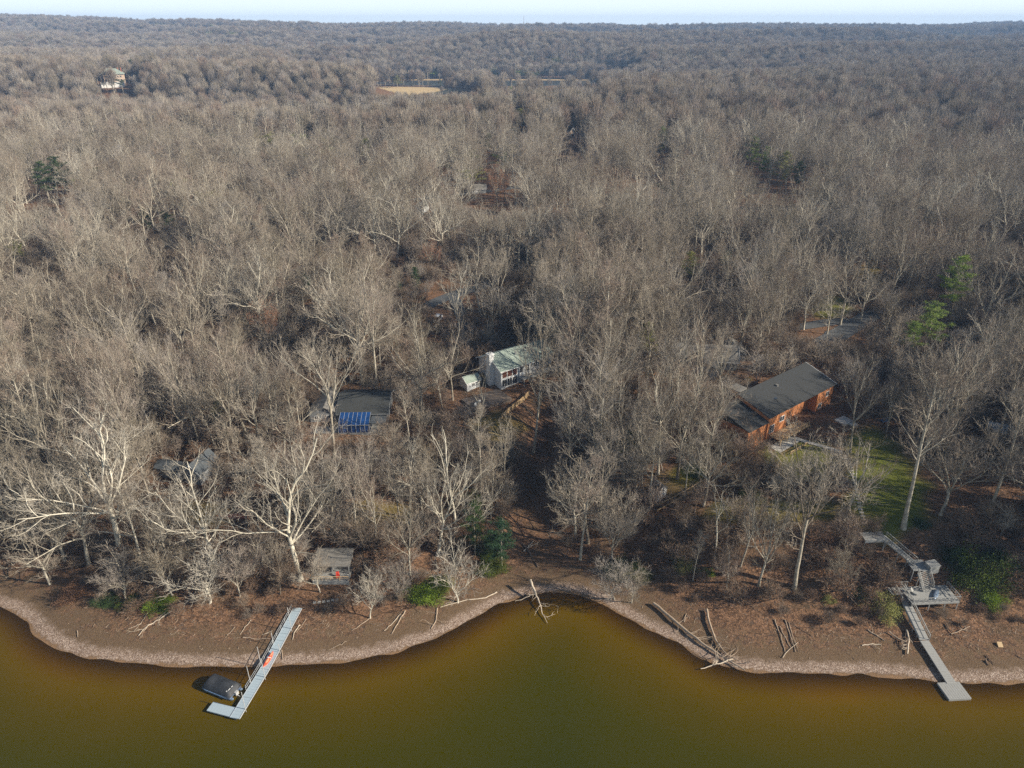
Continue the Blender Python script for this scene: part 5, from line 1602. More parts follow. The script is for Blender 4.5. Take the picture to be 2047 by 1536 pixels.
def brown_brush(seed):
    r = np.random.default_rng(seed)
    T = grow(seed, 'shrub', 2.6, .6, 5, .9)
    lv, lf = tubes_np(T.trunk + T.limb + T.fine); wv, wf = twigs_np(T.tw, r)
    a, b = leaves_np([t[1] for t in T.tw[::4]], 3, .18, .10, r)
    return np_mesh('brush', [(lv, lf, M['twig_dark'], False), (wv, wf, M['twig_dark'], False), (a, b, M['leaf_brown'], False)])
SAP += [brown_brush(331), brown_brush(332)] + [bare_proto(341 + i, 'pole', 13.0, .7, 'bark', 'twig', maxlev=4, joined=True).joined for i in range(2)]
# ------------------------------------------------------------------ tree placement
EYE = np.array([0, 0, CAM_Z])
LANDMARKS = [((1040, 715), 'white lake house'), ((1600, 800), 'orange timber house'), ((700, 840), 'house with the blue sunroom'),
             ((1425, 720), 'grey-roofed house'), ((375, 930), 'grey cabin'), ((1323, 990), 'white shed'), ((665, 1140), 'shoreline shelter'),
             ((475, 1025), 'brick terrace'), ((1860, 1180), 'grey lakeside deck'), ((1785, 960), 'green lawn'),
             ((1090, 1100), 'leafy gully'), ((875, 628), 'white van'), ((1680, 665), 'asphalt turning circle'), ((228, 165), 'far peach house'),
             ((953, 375), 'grey-roofed garage'), ((1150, 265), 'pink gabled house'), ((832, 560), 'dark cedar'), ((1885, 570), 'tall green pine'),
             ((545, 620), 'russet-leaved oak'), ((100, 620), 'left edge of the wood'), ((1960, 700), 'right edge of the wood'),
             ((330, 700), 'sunny slope left of the houses'), ((1230, 700), 'wood between the two big houses'), ((180, 1100), 'shaded left cove'),
             ((900, 1170), 'bright green bush'), ((1560, 1120), 'brown lake bank'), ((640, 500), 'mid wood'), ((1300, 520), 'upper wood')]
ORD = ['nearest', 'second nearest', 'third nearest', 'fourth nearest', 'fifth nearest', 'sixth nearest', 'seventh nearest', 'eighth nearest',
       'ninth nearest', 'tenth nearest', 'eleventh nearest', 'twelfth nearest', 'thirteenth nearest', 'fourteenth nearest', 'fifteenth nearest']
trees = []      # dicts of individual trees

def add_tree(px, py, top_py, kind, label=None, idx=None, rot=None, lean=(0, 0), wide=1.0, name='bare_tree', cat='tree'):
    """a tree standing where the photo shows its foot; its height follows from where its top shows"""
    p = G(px, py)
    pr = PR[kind][(idx if idx is not None else random.randrange(9)) % len(PR[kind])]
    v = (CY - top_py) / F_PX
    elev = math.atan2(-sp + v * cp, cp + v * sp)
    Ht = CAM_Z + p[1] * math.tan(elev) - p[2]
    s_ = max(.15, Ht / pr.top)
    trees.append(dict(p=p, pr=pr, s=s_, w=wide, rot=rot if rot is not None else random.random() * 6.28, lean=lean, label=label, kind=kind, name=name, cat=cat))

random.seed(5)
T_ = [
 # px, py, top, kind, label, idx, wide
 (243, 1108, 775, 'pale', 'huge pale beech with forked bare limbs on the left slope', 0, 1.25),
 (600, 1158, 880, 'pale', 'pale leaning sycamore with a thick bright trunk above the metal dock', 1, 1.25),
 (430, 1130, 905, 'pale', 'pale bare tree arching in front of the grey cabin', 2, 1.1),
 (668, 915, 640, 'vase', 'tall slim tree in front of the house with the blue sunroom', 0, 1.0),
 (912, 1062, 850, 'snag', 'gnarled pale trunk with a crooked fork beside the leafy gully', 0, 1.0),
 (1008, 985, 820, 'vase', 'slender bare tree at the foot of the white house terrace', 1, .8),
 (1066, 905, 590, 'vase', 'tall dark trunk rising in front of the white lake house roof', 2, .75),
 (1160, 1118, 905, 'pole', 'straight bare tree right of the leafy gully mouth', 0, 1.0),
 (1200, 1050, 860, 'pole', 'slim bare pole tree beside the white shed', 1, 1.0),
 (1222, 1125, 960, 'small', 'grey fuzzy tree on the bank below the white shed', 0, 1.0),
 (1430, 1116, 965, 'snag', 'short slim leaning trunk on the brown bank', 1, .8),
 (1480, 1132, 935, 'vase', 'slim pale tree second along the brown bank', 3, .8),
 (1517, 1170, 960, 'broad', 'crooked tree at the lake end of the brown bank', 1, .8),
 (1588, 1176, 850, 'vase', 'big leaning grey tree on the right bank', 0, 1.0),
 (1806, 1056, 700, 'pole', 'tall trunk at the lower edge of the green lawn', 2, 1.0),
 (1968, 1045, 740, 'pole', 'tall trunk right of the green lawn', 0, 1.0),
 (740, 1236, 1120, 'palesmall', 'small silvery tree standing at the top of the beach', 0, 1.0),
 (915, 1205, 1075, 'palesmall', 'silvery spreading tree behind the bright green bush', 1, 1.2),
 (725, 768, 500, 'broad', 'broad pale-crowned tree behind the house with the blue sunroom', 2, 1.0),
 (752, 772, 540, 'vase', 'twin-stemmed tall tree behind the blue sunroom house', 1, .9),
 (1478, 712, 540, 'vase', 'purple-brown tree with upswept limbs over the grey-roofed house', 2, 1.15),
 (842, 830, 570, 'broad', 'round grey crowned tree left of the white lake house', 0, .9),
 (905, 800, 620, 'broad', 'low grey crowned tree touching the white lake house chimney', 3, .9),
 (1210, 845, 600, 'broad', 'large bare tree right of the white lake house', 1, .9),
 (1245, 960, 720, 'broad', 'bare tree with white side limbs above the white shed', 2, .8),
 (960, 870, 735, 'snag', 'dead three-armed trunk beside the stone terrace', 0, .8),
 (420, 1205, 1075, 'palesmall', 'low pale spreading tree above the left beach', 1, 1.5),
 (345, 1190, 1040, 'small', 'thin brown tree beside the low green hedge', 1, 1.1),
 (520, 1150, 1030, 'small', 'forked pale tree behind the metal dock', 2, 1.2),
 (178, 1130, 890, 'broad', 'dense fuzzy tree at the left edge of the slope', 3, 1.0),
 (60, 1080, 850, 'vase', 'leaning tree over the shaded left cove', 1, 1.1),
 (130, 1120, 930, 'small', 'fan-shaped pale thicket tree on the left slope', 0, 1.6),
 (820, 1150, 960, 'broad', 'bare tree above the bright green bush', 0, .8),
 (712, 1075, 880, 'vase', 'slim tree on the yellow lawn below the sunroom', 2, .9),
 (290, 1150, 930, 'pole', 'straight pale tree beside the huge beech', 1, 1.0),
 (1700, 905, 690, 'vase', 'dark tree at the corner of the timber house lawn', 3, .85),
 (1640, 985, 870, 'small', 'wide tangled tree in front of the timber house', 1, 1.5),
 (1690, 1035, 845, 'broad', 'broad grey tree beside the stepping stone path', 2, .9),
 (1880, 1030, 800, 'small', 'twisted pale tree on the right of the lawn', 2, 1.3),
 (1840, 930, 640, 'vase', 'leaning tree behind the right end of the lawn', 0, .9),
 (1985, 905, 650, 'pole', 'thin tall tree by the pale blue-roofed outbuilding', 1, .9),
 (1905, 610, 445, 'broad', 'large pale grey domed tree at the right edge', 1, 1.3),
 (2030, 860, 600, 'vase', 'tall tree cut by the right edge of the picture', 1, 1.0),
 (1228, 1198, 1090, 'small', 'low bare tree leaning over the right side of the cove', 2, 1.3),
 (1262, 1205, 1120, 'small', 'smallest bare tree at the head of the right beach', 1, 1.3),
 (1452, 1176, 1085, 'small', 'small grey tree on the brown bank left of the crooked one', 0, .9),
 (1668, 1172, 1075, 'small', 'small dark-twigged tree right of the big leaning tree', 1, .9),
 (1385, 1160, 1050, 'pole', 'thin straight tree beside the olive bush on the brown bank', 1, .7),
 (640, 1184, 1088, 'small', 'thin tree whose limbs hang over the shoreline shelter', 1, 1.2),
 (480, 1192, 1080, 'small', 'small bare tree left of the metal dock head', 0, 1.1),
 (560, 1188, 1060, 'vase', 'slim bare tree right behind the metal dock head', 3, .8),
 (795, 1196, 1090, 'small', 'small brown tree between the shelter steps and the bright bush', 2, 1.0),
 (100, 1168, 1030, 'broad', 'dark spreading tree over the shaded left cove bank', 2, 1.1),
 (250, 1196, 1085, 'small', 'low tangled tree above the left beach bushes', 1, 1.4),
 (2092, 1150, 880, 'vase', 'bare tree just beyond the right edge, nearest the lakeside deck', 0, 1.2),
 (2140, 1110, 800, 'broad', 'spreading bare tree beyond the right edge behind the big shrub', 1, 1.2),
 (2105, 1075, 790, 'broad', 'bare tree beyond the right edge level with the storage hut', 2, 1.2),
 (2175, 1180, 900, 'vase', 'bare tree furthest beyond the right edge on the bank', 3, 1.2),
]
for a in T_:
    add_tree(a[0], a[1], a[2], a[3], a[4], a[5], wide=a[6])
for px, py, tp_, k, lab, nm, wd in [
    (545, 700, 585, 'russet', 'broad oak still holding russet leaves on the left slope', 'oak_tree', .9),
    (993, 420, 318, 'russet', 'round oak with red-brown leaves in the middle distance', 'oak_tree', .8),
    (865, 545, 470, 'russet', 'dark russet tree behind the dark cedar', 'oak_tree', .9),
    (1155, 300, 255, 'russet', 'small rusty tree beside the pink gabled house', 'oak_tree', .8),
    (832, 588, 532, 'cedar', 'dark green dense cedar beside the woodland road', 'cedar_tree', 1.3),
    (800, 592, 562, 'cedar', 'smaller rounded cedar left of the dark cedar', 'cedar_tree', 1.5),
    (1890, 640, 505, 'pine', 'tall green pine near the right edge', 'pine_tree', 1.0),
    (1845, 705, 600, 'pine', 'drooping pale green pine above the timber house', 'pine_tree', 1.5),
    (1812, 720, 640, 'pine', 'lower green pine left of the drooping one', 'pine_tree', 1.3),
    (1500, 345, 270, 'pine', 'bright green pine standing above the right wood', 'pine_tree', 1.2),
    (1525, 365, 290, 'pine', 'second green pine just right of the bright one', 'pine_tree', .9),
    (976, 312, 262, 'pine', 'narrow bright green pine in the middle distance', 'pine_tree', .8),
    (735, 330, 275, 'olive', 'yellow-green pine left of the middle wood', 'pine_tree', 1.2),
    (895, 345, 315, 'olive', 'faint olive pine left of the russet oak', 'pine_tree', 1.2),
    (1320, 320, 250, 'pine', 'slim green-topped pine right of the pink gabled house', 'pine_tree', .8),
    (1040, 268, 215, 'olive', 'broad olive pine left of the pink gabled house', 'pine_tree', 1.4),
    (1590, 385, 320, 'darkpine', 'dark evergreen below the bright green pine', 'pine_tree', 1.1),
    (1560, 380, 300, 'olive', 'olive evergreen right of the bright green pine', 'pine_tree', 1.1),
    (100, 405, 320, 'darkpine', 'dark pine at the far left of the wood', 'pine_tree', 1.3),
    (130, 400, 310, 'darkpine', 'dark pine with a greenish crown at the far left', 'pine_tree', 1.2),
    (300, 470, 415, 'darkpine', 'dark evergreen hidden among bare crowns on the left', 'pine_tree', 1.3),
    (340, 470, 420, 'darkpine', 'low dark evergreen under the bare crowns', 'pine_tree', 1.5),
    (1290, 730, 640, 'olive', 'pale green tree left of the grey-roofed house', 'pine_tree', 1.0),
    (1375, 575, 500, 'olive', 'pale olive tree in the upper wood', 'pine_tree', 1.1),
    (1003, 1135, 1035, 'darkpine', 'dark evergreen at the mouth of the leafy gully', 'holly_tree', 1.2),
    (950, 1110, 1000, 'darkpine', 'ivy-green evergreen left of the leafy gully', 'holly_tree', .9),
    (1255, 940, 860, 'darkpine', 'small dark evergreen above the white shed', 'holly_tree', 1.2),
    (445, 870, 800, 'olive', 'yellow-green evergreen on the slope above the grey cabin', 'pine_tree', 1.0),
    (50, 545, 480, 'olive', 'yellow-green pine near the left edge', 'pine_tree', 1.0),
    (615, 600, 545, 'darkpine', 'dark evergreen in the gap above the russet oak', 'pine_tree', 1.2),
    (268, 158, 118, 'darkpine', 'dark evergreen behind the far peach house', 'pine_tree', 1.4),
    (795, 176, 150, 'olive', 'round evergreen standing in the golden field', 'cedar_tree', 1.6),
    (760, 172, 147, 'darkpine', 'dark evergreen at the left end of the golden field', 'cedar_tree', 1.2),
    (880, 170, 157, 'cedar', 'small dark cedar in the golden field', 'cedar_tree', 1.6),
    (2035, 610, 520, 'darkpine', 'blue-green evergreen at the right edge', 'pine_tree', 1.0),
    (2112, 1128, 940, 'darkpine', 'dark evergreen beyond the right edge of the lake bank', 'holly_tree', 1.6),
    (1450, 545, 500, 'darkpine', 'dark evergreen clump in the upper wood', 'cedar_tree', 1.2)]:
    add_tree(px, py, tp_, k, lab, 0, wide=wd, name=nm)

# keep-clear windows in the wood: px box and the distance of what must stay visible behind
CLEAR = [(1530, 825, 1705, 900, 152, .85), (925, 672, 1105, 805, 180, .93), (1500, 735, 1690, 880, 160, .95), (665, 820, 760, 890, 150, .9), (1350, 690, 1495, 765, 190, .7),
         (1690, 880, 1850, 1065, 130, 1.0), (1030, 860, 1115, 1200, 150, 1.0), (1302, 970, 1345, 1015, 125, 1.0), (355, 895, 405, 965, 135, .8),
         (1600, 640, 1745, 700, 200, .9), (1700, 545, 1765, 640, 240, .8), (862, 560, 1010, 670, 230, .75), (430, 1005, 520, 1040, 118, .8),
         (625, 1110, 705, 1180, 110, .7), (1650, 1060, 1870, 1240, 118, .9), (1390, 1080, 1650, 1240, 118, .45), (750, 150, 960, 180, 1180, 1.0), (985, 152, 1195, 169, 1400, .97),
         (198, 146, 262, 182, 890, 1.0), (1130, 250, 1168, 285, 600, .97), (938, 350, 972, 388, 380, .95), (828, 398, 846, 424, 330, 1.0),
         (800, 500, 850, 590, 280, .8), (862, 610, 890, 640, 210, 1.0), (660, 690, 695, 715, 210, .8), (1250, 980, 1700, 1060, 125, .55),
         (990, 300, 1020, 360, 400, .6), (700, 1010, 830, 1050, 120, .5), (1970, 840, 2015, 875, 160, .8), (535, 590, 600, 670, 200, .7),
         (1860, 500, 1920, 640, 240, .6), (1800, 600, 1870, 690, 220, .6), (100, 560, 300, 700, 250, .25), (1560, 870, 1700, 960, 140, .5)]
for t in trees:
    if t['name'] in ('pine_tree', 'oak_tree', 'cedar_tree') and t['p'][1] > 150:
        a_, b_ = proj(t['p'][0], t['p'][1], t['p'][2] + t['s'] * t['pr'].top), proj(t['p'][0], t['p'][1], t['p'][2] + t['s'] * t['pr'].top * .35)
        hw_ = F_PX * t['pr'].rad * t['s'] * t['w'] * .7 / t['p'][1]
        CLEAR.append((float(a_[0]) - hw_, float(a_[1]) - 2, float(a_[0]) + hw_, float(b_[1]), t['p'][1] - 3, .9))
rng = np.random.default_rng(77)
def keep_clear(x, y, z, Ht, rad, rnd):
    bx, by = proj(x, y, z)
    tx, ty = proj(x, y, z + Ht)
    cy_ = proj(x, y, z + Ht * .45)[1]
    wpx = F_PX * rad * .75 / (y * cp + (CAM_Z - z) * sp)
    ok = np.ones(x.shape, bool)
    for i, (x0, y0, x1, y1, dist, pr_) in enumerate(CLEAR):
        hit = (tx + wpx > x0) & (tx - wpx < x1) & (ty < y1) & (cy_ > y0) & (y < dist)
        hit |= (bx > x0 - 3) & (bx < x1 + 3) & (ty < y1) & (by > y0) & (y < dist)
        ok &= ~(hit & (((rnd * 7.31 + i * .377) % 1) < pr_))
    # on the roads, the lawns, the field and in front of the beach
    return ok

def near_building(x, y):
    bad = np.zeros(x.shape, bool)
    for cx, cy, r_ in [(P(1040, 740, 14)[0], P(1040, 740, 14)[1], 13), (P(1590, 810, 14)[0], P(1590, 810, 14)[1], 14), (P(700, 835, 12)[0], P(700, 835, 12)[1], 12),
                       (P(1425, 735, 14)[0], P(1425, 735, 14)[1], 11), (P(370, 935, 10)[0], P(370, 935, 10)[1], 7), (G(228, 172)[0] + 20, G(228, 172)[1] - 2, 27), (G(1150, 285)[0] + 6, G(1150, 285)[1], 16), (G(1905, 975)[0], G(1905, 975)[1], 11), (P(1150, 800, 12)[0], P(1150, 800, 12)[1], 9)]:
        bad |= np.hypot(x - cx, y - cy) < r_
    return bad

def scatter(y0, y1, sp_, side=1.0):
    pts = []
    y = y0
    while y < y1:
        s_ = sp_ * max(1, y / 1300)
        wdt = (.80 * (y + 30) + 20)
        n = int(2 * wdt / s_)
        xs_ = -wdt + (np.arange(n) + rng.uniform(-.48, .48, n) + .5) * s_
        pts.append(np.stack([xs_, y + rng.uniform(-.5, .5, n) * s_], 1))
        y += s_ * .9
    return np.vstack(pts)

cand = np.vstack([scatter(100, 215, 6.5), scatter(218, 4700, 8.0)])
cx_, cy_ = cand[:, 0], cand[:, 1]
cz = h(cx_, cy_)
dsh = np.full(len(cand), 100.0)
_m = cy_ < 320
dsh[_m] = shore_d(cx_[_m], cy_[_m])
ok = dsh > 13
ok &= cz > .6
ok &= vnoise(cx_ / 22, cy_ / 22, 21) < np.where(cy_ < 420, .70, .80)
rnd = rng.random(len(cand))
Hs = rng.normal(27, 3.5, len(cand)).clip(17, 35)
Hs = np.where(rnd < .16, rng.uniform(10, 17, len(cand)), Hs)
Hs = np.where(cy_ < 128, Hs * .78, Hs)
ok &= keep_clear(cx_, cy_, cz, Hs, 6.0, rng.random(len(cand)))
ok &= ~near_building(cx_, cy_)
ok &= ~((np.sqrt(((cx_ + 180) / 105) ** 2 + ((cy_ - 1262) / 98) ** 2) < 1))
ok &= ~((np.sqrt(((cx_ + 40) / 290) ** 2 + ((cy_ - 1462) / 96) ** 2) < 1))
# not on top of the hand-placed ones
hp = np.array([t['p'][:2] for t in trees])
for q_ in hp:
    if q_[1] < 320: ok &= np.hypot(cx_ - q_[0], cy_ - q_[1]) > 4.5
cand = cand[ok]; cz = cz[ok]; Hs = Hs[ok]; rnd = rng.random(len(cand))
bx, by = proj(cand[:, 0], cand[:, 1], cz)
tx, ty = proj(cand[:, 0], cand[:, 1], cz + Hs)
inview = (np.maximum(bx, tx) > -20) & (np.minimum(bx, tx) < 2067) & (cand[:, 1] < 400)
size = np.where(inview, by - ty, 0)
order = np.argsort(-size)
n_bare_hand = sum(1 for t in trees if t['name'] == 'bare_tree')
chosen = order[:298 - n_bare_hand]
ischosen = np.zeros(len(cand), bool); ischosen[chosen] = True
for i in chosen:
    u = rnd[i]
    if Hs[i] < 17: k = 'small' if u < .9 else 'palesmall'
    else: k = 'vase' if u < .32 else 'broad' if u < .70 else 'pole' if u < .86 else 'pale' if u < .93 else 'vase'
    pr = PR[k][int(rnd[i] * 977) % len(PR[k])]
    trees.append(dict(p=np.array([cand[i, 0], cand[i, 1], cz[i]]), pr=pr, s=Hs[i] / pr.top, w=rng.uniform(.85, 1.2), rot=rng.random() * 6.28,
                      lean=(rng.normal(0, .05), rng.normal(0, .05)), label=None, kind=k, name='bare_tree', cat='tree'))

# words that single each remaining tree out
KW = dict(vase='tall bare tree', broad='broad bare tree', pole='slim straight bare tree', pale='pale-barked bare tree', small='small bare tree', palesmall='small pale bare tree')
buckets = {}
for t in trees:
    if t['label']: continue
    x_, y_, z_ = t['p']
    qx, qy = proj(x_, y_, z_ + t['s'] * t['pr'].top * .6)
    qx, qy = float(qx), float(qy)
    best = min(LANDMARKS, key=lambda l: math.hypot(l[0][0] - qx, (l[0][1] - qy) * 1.3))
    dx, dy = qx - best[0][0], qy - best[0][1]
    rel = ('right of' if dx > 0 else 'left of') if abs(dx) > abs(dy) else ('above' if dy < 0 else 'below')
    buckets.setdefault((t['kind'], rel, best[1]), []).append((math.hypot(dx, dy), t))
for (k, rel, lm), lst in buckets.items():
    lst.sort(key=lambda e: e[0])
    for i, (_, t) in enumerate(lst):
        t['label'] = f"{KW[k]}, {ORD[min(i, 14)]} {rel} the {lm}" if len(lst) > 1 else f"{KW[k]}, only one {rel} the {lm}"
for t in trees:
    grp = 'bare trees of the lakeside wood' if t['name'] == 'bare_tree' else None
    o = empty(t['name'], t['p'] - np.array([0, 0, .25]), t['rot'], t['label'], t['cat'], grp)
    o.scale = (t['s'] * t['w'], t['s'] * t['w'], t['s'])
    o.rotation_euler = (t['lean'][0], t['lean'][1], t['rot'])
    link('trunk', t['pr'].trunk, o)
    link('crown', t['pr'].crown, o)

# everything further off: one woodland mass of instances
def proto_collection(name, meshes):
    c = bpy.data.collections.new(name)
    for i, me in enumerate(meshes):
        c.objects.link(bpy.data.objects.new(f"{name}_{i:02d}", me))
    return c

def instance_mass(name, pts, var, scale, wide, rot, coll):
    me = bpy.data.meshes.new(name)
    me.from_pydata([tuple(p) for p in pts], [], [])
    a = me.attributes.new('var', 'INT', 'POINT'); a.data.foreach_set('value', np.asarray(var, np.int32))
    sc_ = np.stack([scale * wide, scale * wide, scale], 1).astype(np.float32)
    a = me.attributes.new('scl', 'FLOAT_VECTOR', 'POINT'); a.data.foreach_set('vector', sc_.ravel())
    ro_ = np.stack([rot * 0, rot * 0, rot], 1).astype(np.float32)
    a = me.attributes.new('rot', 'FLOAT_VECTOR', 'POINT'); a.data.foreach_set('vector', ro_.ravel())
    o = link(name, me)
    ng = bpy.data.node_groups.new(name, 'GeometryNodeTree')
    ng.interface.new_socket('Geometry', in_out='INPUT', socket_type='NodeSocketGeometry')
    ng.interface.new_socket('Geometry', in_out='OUTPUT', socket_type='NodeSocketGeometry')
    N, L = ng.nodes, ng.links
    gi, go = N.new('NodeGroupInput'), N.new('NodeGroupOutput')
    ci = N.new('GeometryNodeCollectionInfo')
    ci.inputs['Collection'].default_value = coll
    ci.inputs['Separate Children'].default_value = True
    ci.inputs['Reset Children'].default_value = True
    ip = N.new('GeometryNodeInstanceOnPoints')
    ip.inputs['Pick Instance'].default_value = True
    def na(nm, ty):
        n = N.new('GeometryNodeInputNamedAttribute'); n.data_type = ty; n.inputs['Name'].default_value = nm
        return n.outputs['Attribute']
    L.new(gi.outputs[0], ip.inputs['Points'])
    L.new(ci.outputs[0], ip.inputs['Instance'])
    L.new(na('var', 'INT'), ip.inputs['Instance Index'])
    L.new(na('rot', 'FLOAT_VECTOR'), ip.inputs['Rotation'])
    L.new(na('scl', 'FLOAT_VECTOR'), ip.inputs['Scale'])
    L.new(ip.outputs[0], go.inputs[0])
    md = o.modifiers.new('mass', 'NODES'); md.node_group = ng
    return o

near_m = [p.joined for k in ('vase', 'broad', 'pole', 'pale') for p in PR[k]]
kinds_n = len(near_m)
ever_m = [PR['pine'][0].joined, PR['darkpine'][0].joined, PR['olive'][0].joined]
wood = proto_collection('woodmesh', near_m + FARW + ever_m)
rest = ~ischosen
rp = cand[rest]; rz = cz[rest]; rH = Hs[rest]; rr = rnd[rest]
var = np.where(rp[:, 1] < 520, (rr * 9973).astype(int) % kinds_n, kinds_n + (rr * 991).astype(int) % len(FARW))
tops = np.array([p.top for k in ('vase', 'broad', 'pole', 'pale') for p in PR[k]] + [24.0] * len(FARW) + [24, 22, 18])
ev = rng.random(len(rp)) < (.02 + .55 * sstep(.66, .78, vnoise(rp[:, 0] / 170, rp[:, 1] / 110, 9)) * (rp[:, 1] > 500))
ev &= rp[:, 1] > 330
var = np.where(ev, kinds_n + len(FARW) + (rr * 31).astype(int) % 3, var)
scl = rH / tops[var]
wide = rng.uniform(.9, 1.25, len(rp)) * np.where(rp[:, 1] > 900, np.minimum(rp[:, 1] / 900, 2.2) ** .65, 1)
mass = instance_mass('far_wood', np.column_stack([rp, rz - .3]), var, scl, wide, rng.random(len(rp)) * 6.28, wood)
tag(mass, 'grey-brown leafless woodland rolling back to the horizon', 'woodland', kind='stuff')
print('trees', len(trees), 'mass', len(rp))

# undergrowth and saplings under the wood
sc1 = scatter(98, 330, 3.3)
sz = h(sc1[:, 0], sc1[:, 1]); sdh = shore_d(sc1[:, 0], sc1[:, 1])
spx, spy = proj(sc1[:, 0], sc1[:, 1], sz)
okk = (sdh > 10.5) & (rng.random(len(sc1)) < np.where(sc1[:, 1] < 150, .80, .62)) & (sz > .7)
def in_ell(lst, px, py, f=1.0):
    a = np.zeros(px.shape, bool)
    for cx, cy, rx, ry, *_ in lst: a |= ((px - cx) / rx) ** 2 + ((py - cy) / ry) ** 2 < f
    return a
okk &= ~in_ell(GRASS + OLIVE, spx, spy, 1.0)
okk &= ~near_building(sc1[:, 0], sc1[:, 1])
okk &= ~in_ell([(1075, 1090, 50, 150), (1072, 930, 44, 100), (1670, 665, 80, 40), (1322, 992, 26, 26), (665, 1150, 45, 35), (475, 1025, 45, 22), (1860, 1160, 95, 60), (1790, 1100, 60, 48), (1830, 1230, 40, 60),
                (930, 610, 80, 50), (640, 1200, 70, 14), (985, 805, 85, 45), (1610, 880, 95, 42), (1335, 1000, 60, 30), (395, 1020, 110, 30), (760, 1030, 90, 34)], spx, spy)
rightbank = (spx > 1380) & (spy > 1060)
okk &= ~(rightbank & (spx < 1560) & (rng.random(len(sc1)) < .5))
sc1, sz, sdh, rightbank = sc1[okk], sz[okk], sdh[okk], rightbank[okk]
u = rng.random(len(sc1))
var = np.where((u < .45) | (sdh < 20), (u * 997).astype(int) % 2, 2 + (u * 997).astype(int) % 3)
bb = rng.random(len(sc1)) < np.where(rightbank | (sdh < 24), .6, .15)
var = np.where(bb, 5 + (u * 997).astype(int) % 2, var)
kc = keep_clear(sc1[:, 0], sc1[:, 1], sz, np.full(len(sc1), 13.0), 2.0, np.full(len(sc1), .01))
var = np.where(~bb & kc & (sdh > 18) & (sc1[:, 1] < 200) & (rng.random(len(sc1)) < .20), 7 + (u * 997).astype(int) % 2, var)
ss = rng.uniform(.6, 1.35, len(sc1)) * np.where((sdh < 17) & ~bb, .45, 1) * np.where((sdh < 15) & bb, .6, 1)
under = instance_mass('undergrowth', np.column_stack([sc1, sz - .1]), var, ss, rng.uniform(.8, 1.3, len(sc1)), u * 6.28, proto_collection('brushmesh', SAP))
tag(under, 'brown leafless brush and saplings under the bare trees', 'undergrowth', kind='stuff')

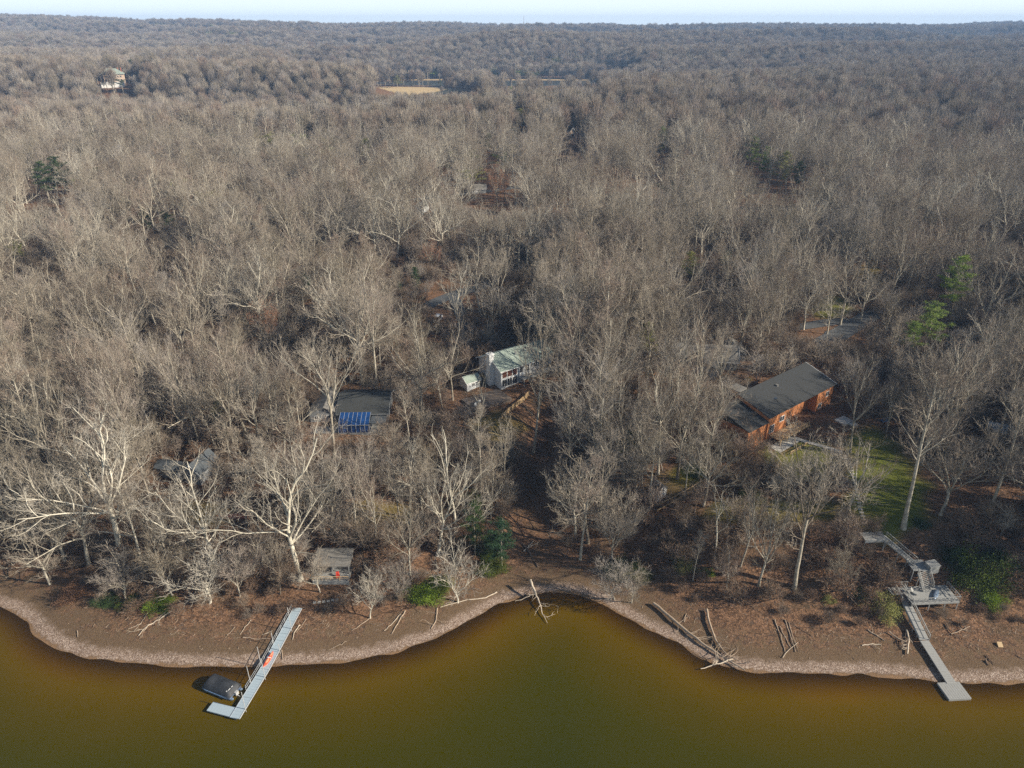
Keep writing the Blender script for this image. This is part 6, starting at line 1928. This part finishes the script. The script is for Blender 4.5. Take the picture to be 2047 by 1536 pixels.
# evergreen shrubs
SH_ = [
 (848, 1190, 40, 'leaf_bright', 'bright green bush at the head of the beach beside the silvery tree', .75),
 (878, 1178, 32, 'leaf_green', 'green bush behind the bright green one', .8),
 (985, 1140, 34, 'leaf_green', 'green bush on the left bank of the gully mouth', .8),
 (975, 1100, 36, 'leaf_dark', 'dark green bush above the gully mouth', 1.0),
 (940, 1010, 34, 'leaf_green', 'mid green bush on the slope left of the gully', .9),
 (318, 1208, 34, 'leaf_bright', 'low green hedge bush on the left bank', .5),
 (262, 1208, 26, 'leaf_green', 'wide low bush left of the green hedge bush', .55),
 (215, 1202, 30, 'leaf_dark', 'dark low bush in the shade of the left cove', .6),
 (150, 1190, 34, 'leaf_brown', 'brownish overhanging bush above the left cove', .6),
 (1270, 1150, 30, 'leaf_green', 'green bush on the bank right of the gully mouth', .7),
 (1235, 1142, 32, 'leaf_dark', 'dark bush touching the green one right of the gully', .7),
 (1418, 1145, 14, 'leaf_bright', 'small lime green bush on the brown bank', .6),
 (1365, 1130, 30, 'leaf_olive', 'olive bush on the brown bank', .6),
 (1950, 1165, 62, 'leaf_green', 'huge glossy dark green shrub right of the lakeside deck', 1.05),
 (1980, 1200, 32, 'leaf_bright', 'lighter green shrub at the foot of the huge dark one', .9),
 (1905, 1120, 34, 'leaf_dark', 'dark shrub behind the grey storage box', .9),
 (1990, 1130, 40, 'leaf_dark', 'dark shrub right of the huge glossy one', .9),
 (1655, 1200, 16, 'leaf_olive', 'little yellow-green bush in the brown thicket', .7),
 (1716, 1190, 14, 'leaf_green', 'small green bush left of the ramp', 1.2),
 (1770, 1215, 44, 'leaf_olive', 'drab olive thicket left of the wooden ramp', .6),
 (1840, 1050, 20, 'leaf_dark', 'small dark bush beside the upper stairs', .7),
 (1497, 760, 9, 'leaf_yellow', 'yellow-leaved bush beside the grey-roofed house', .7),
 (765, 785, 8, 'leaf_yellow', 'orange-yellow bush behind the sunroom house', .8),
 (776, 772, 9, 'leaf_green', 'little green bush beside the orange-yellow one', .8),
 (885, 935, 22, 'leaf_dark', 'dark bush below the stone terrace', .8),
 (1385, 945, 24, 'leaf_green', 'green shrub above the timber retaining rails', .6),
 (1255, 900, 22, 'leaf_dark', 'dark shrub high on the slope left of the white shed', .9),
 (1500, 990, 26, 'leaf_olive', 'olive shrub in front of the timber house', .7),
 (1530, 925, 26, 'leaf_olive', 'grey-green bushy tree at the timber house corner', 1.1),
 (440, 875, 18, 'leaf_olive', 'mossy bush on the slope above the cabin', .8)]
shm = {}
for i, (px, py, rpx, lf, lab, hh) in enumerate(SH_):
    p = G(px, py)
    sc_ = rpx / (F_PX / (p[1] * cp + (CAM_Z - p[2]) * sp))
    big = sc_ > 2.5
    key = (lf, i % 2, big)
    if key not in shm: shm[key] = shrub_mesh(400 + len(shm), lf, 1, 1, 80 if big else 45, 120 if big else 60, .028 if big else .05)
    o = link('shrub', shm[key])
    o.location = p - np.array([0, 0, .1]); o.scale = (sc_, sc_ * .8, sc_ * hh); o.rotation_euler = (0, 0, i * 1.7)
    tag(o, lab, 'shrub', 'evergreen shrubs')

# ------------------------------------------------------------------ haze: the air that turns far woods blue
hzm, nt_, out_ = newmat('haze_air')
pv = nt_.nodes.new('ShaderNodeVolumePrincipled')
pv.inputs['Color'].default_value = (.38, .60, 1.0, 1)
pv.inputs['Density'].default_value = 0.000135
pv.inputs['Anisotropy'].default_value = 0.0
nt_.links.new(pv.outputs[0], out_.inputs['Volume'])
hb = MB().box(-7500, 7500, -200, 5600, -20, 150).build('haze', hzm)
tag(hb, 'thin blue winter haze over the woods', 'haze', kind='stuff')
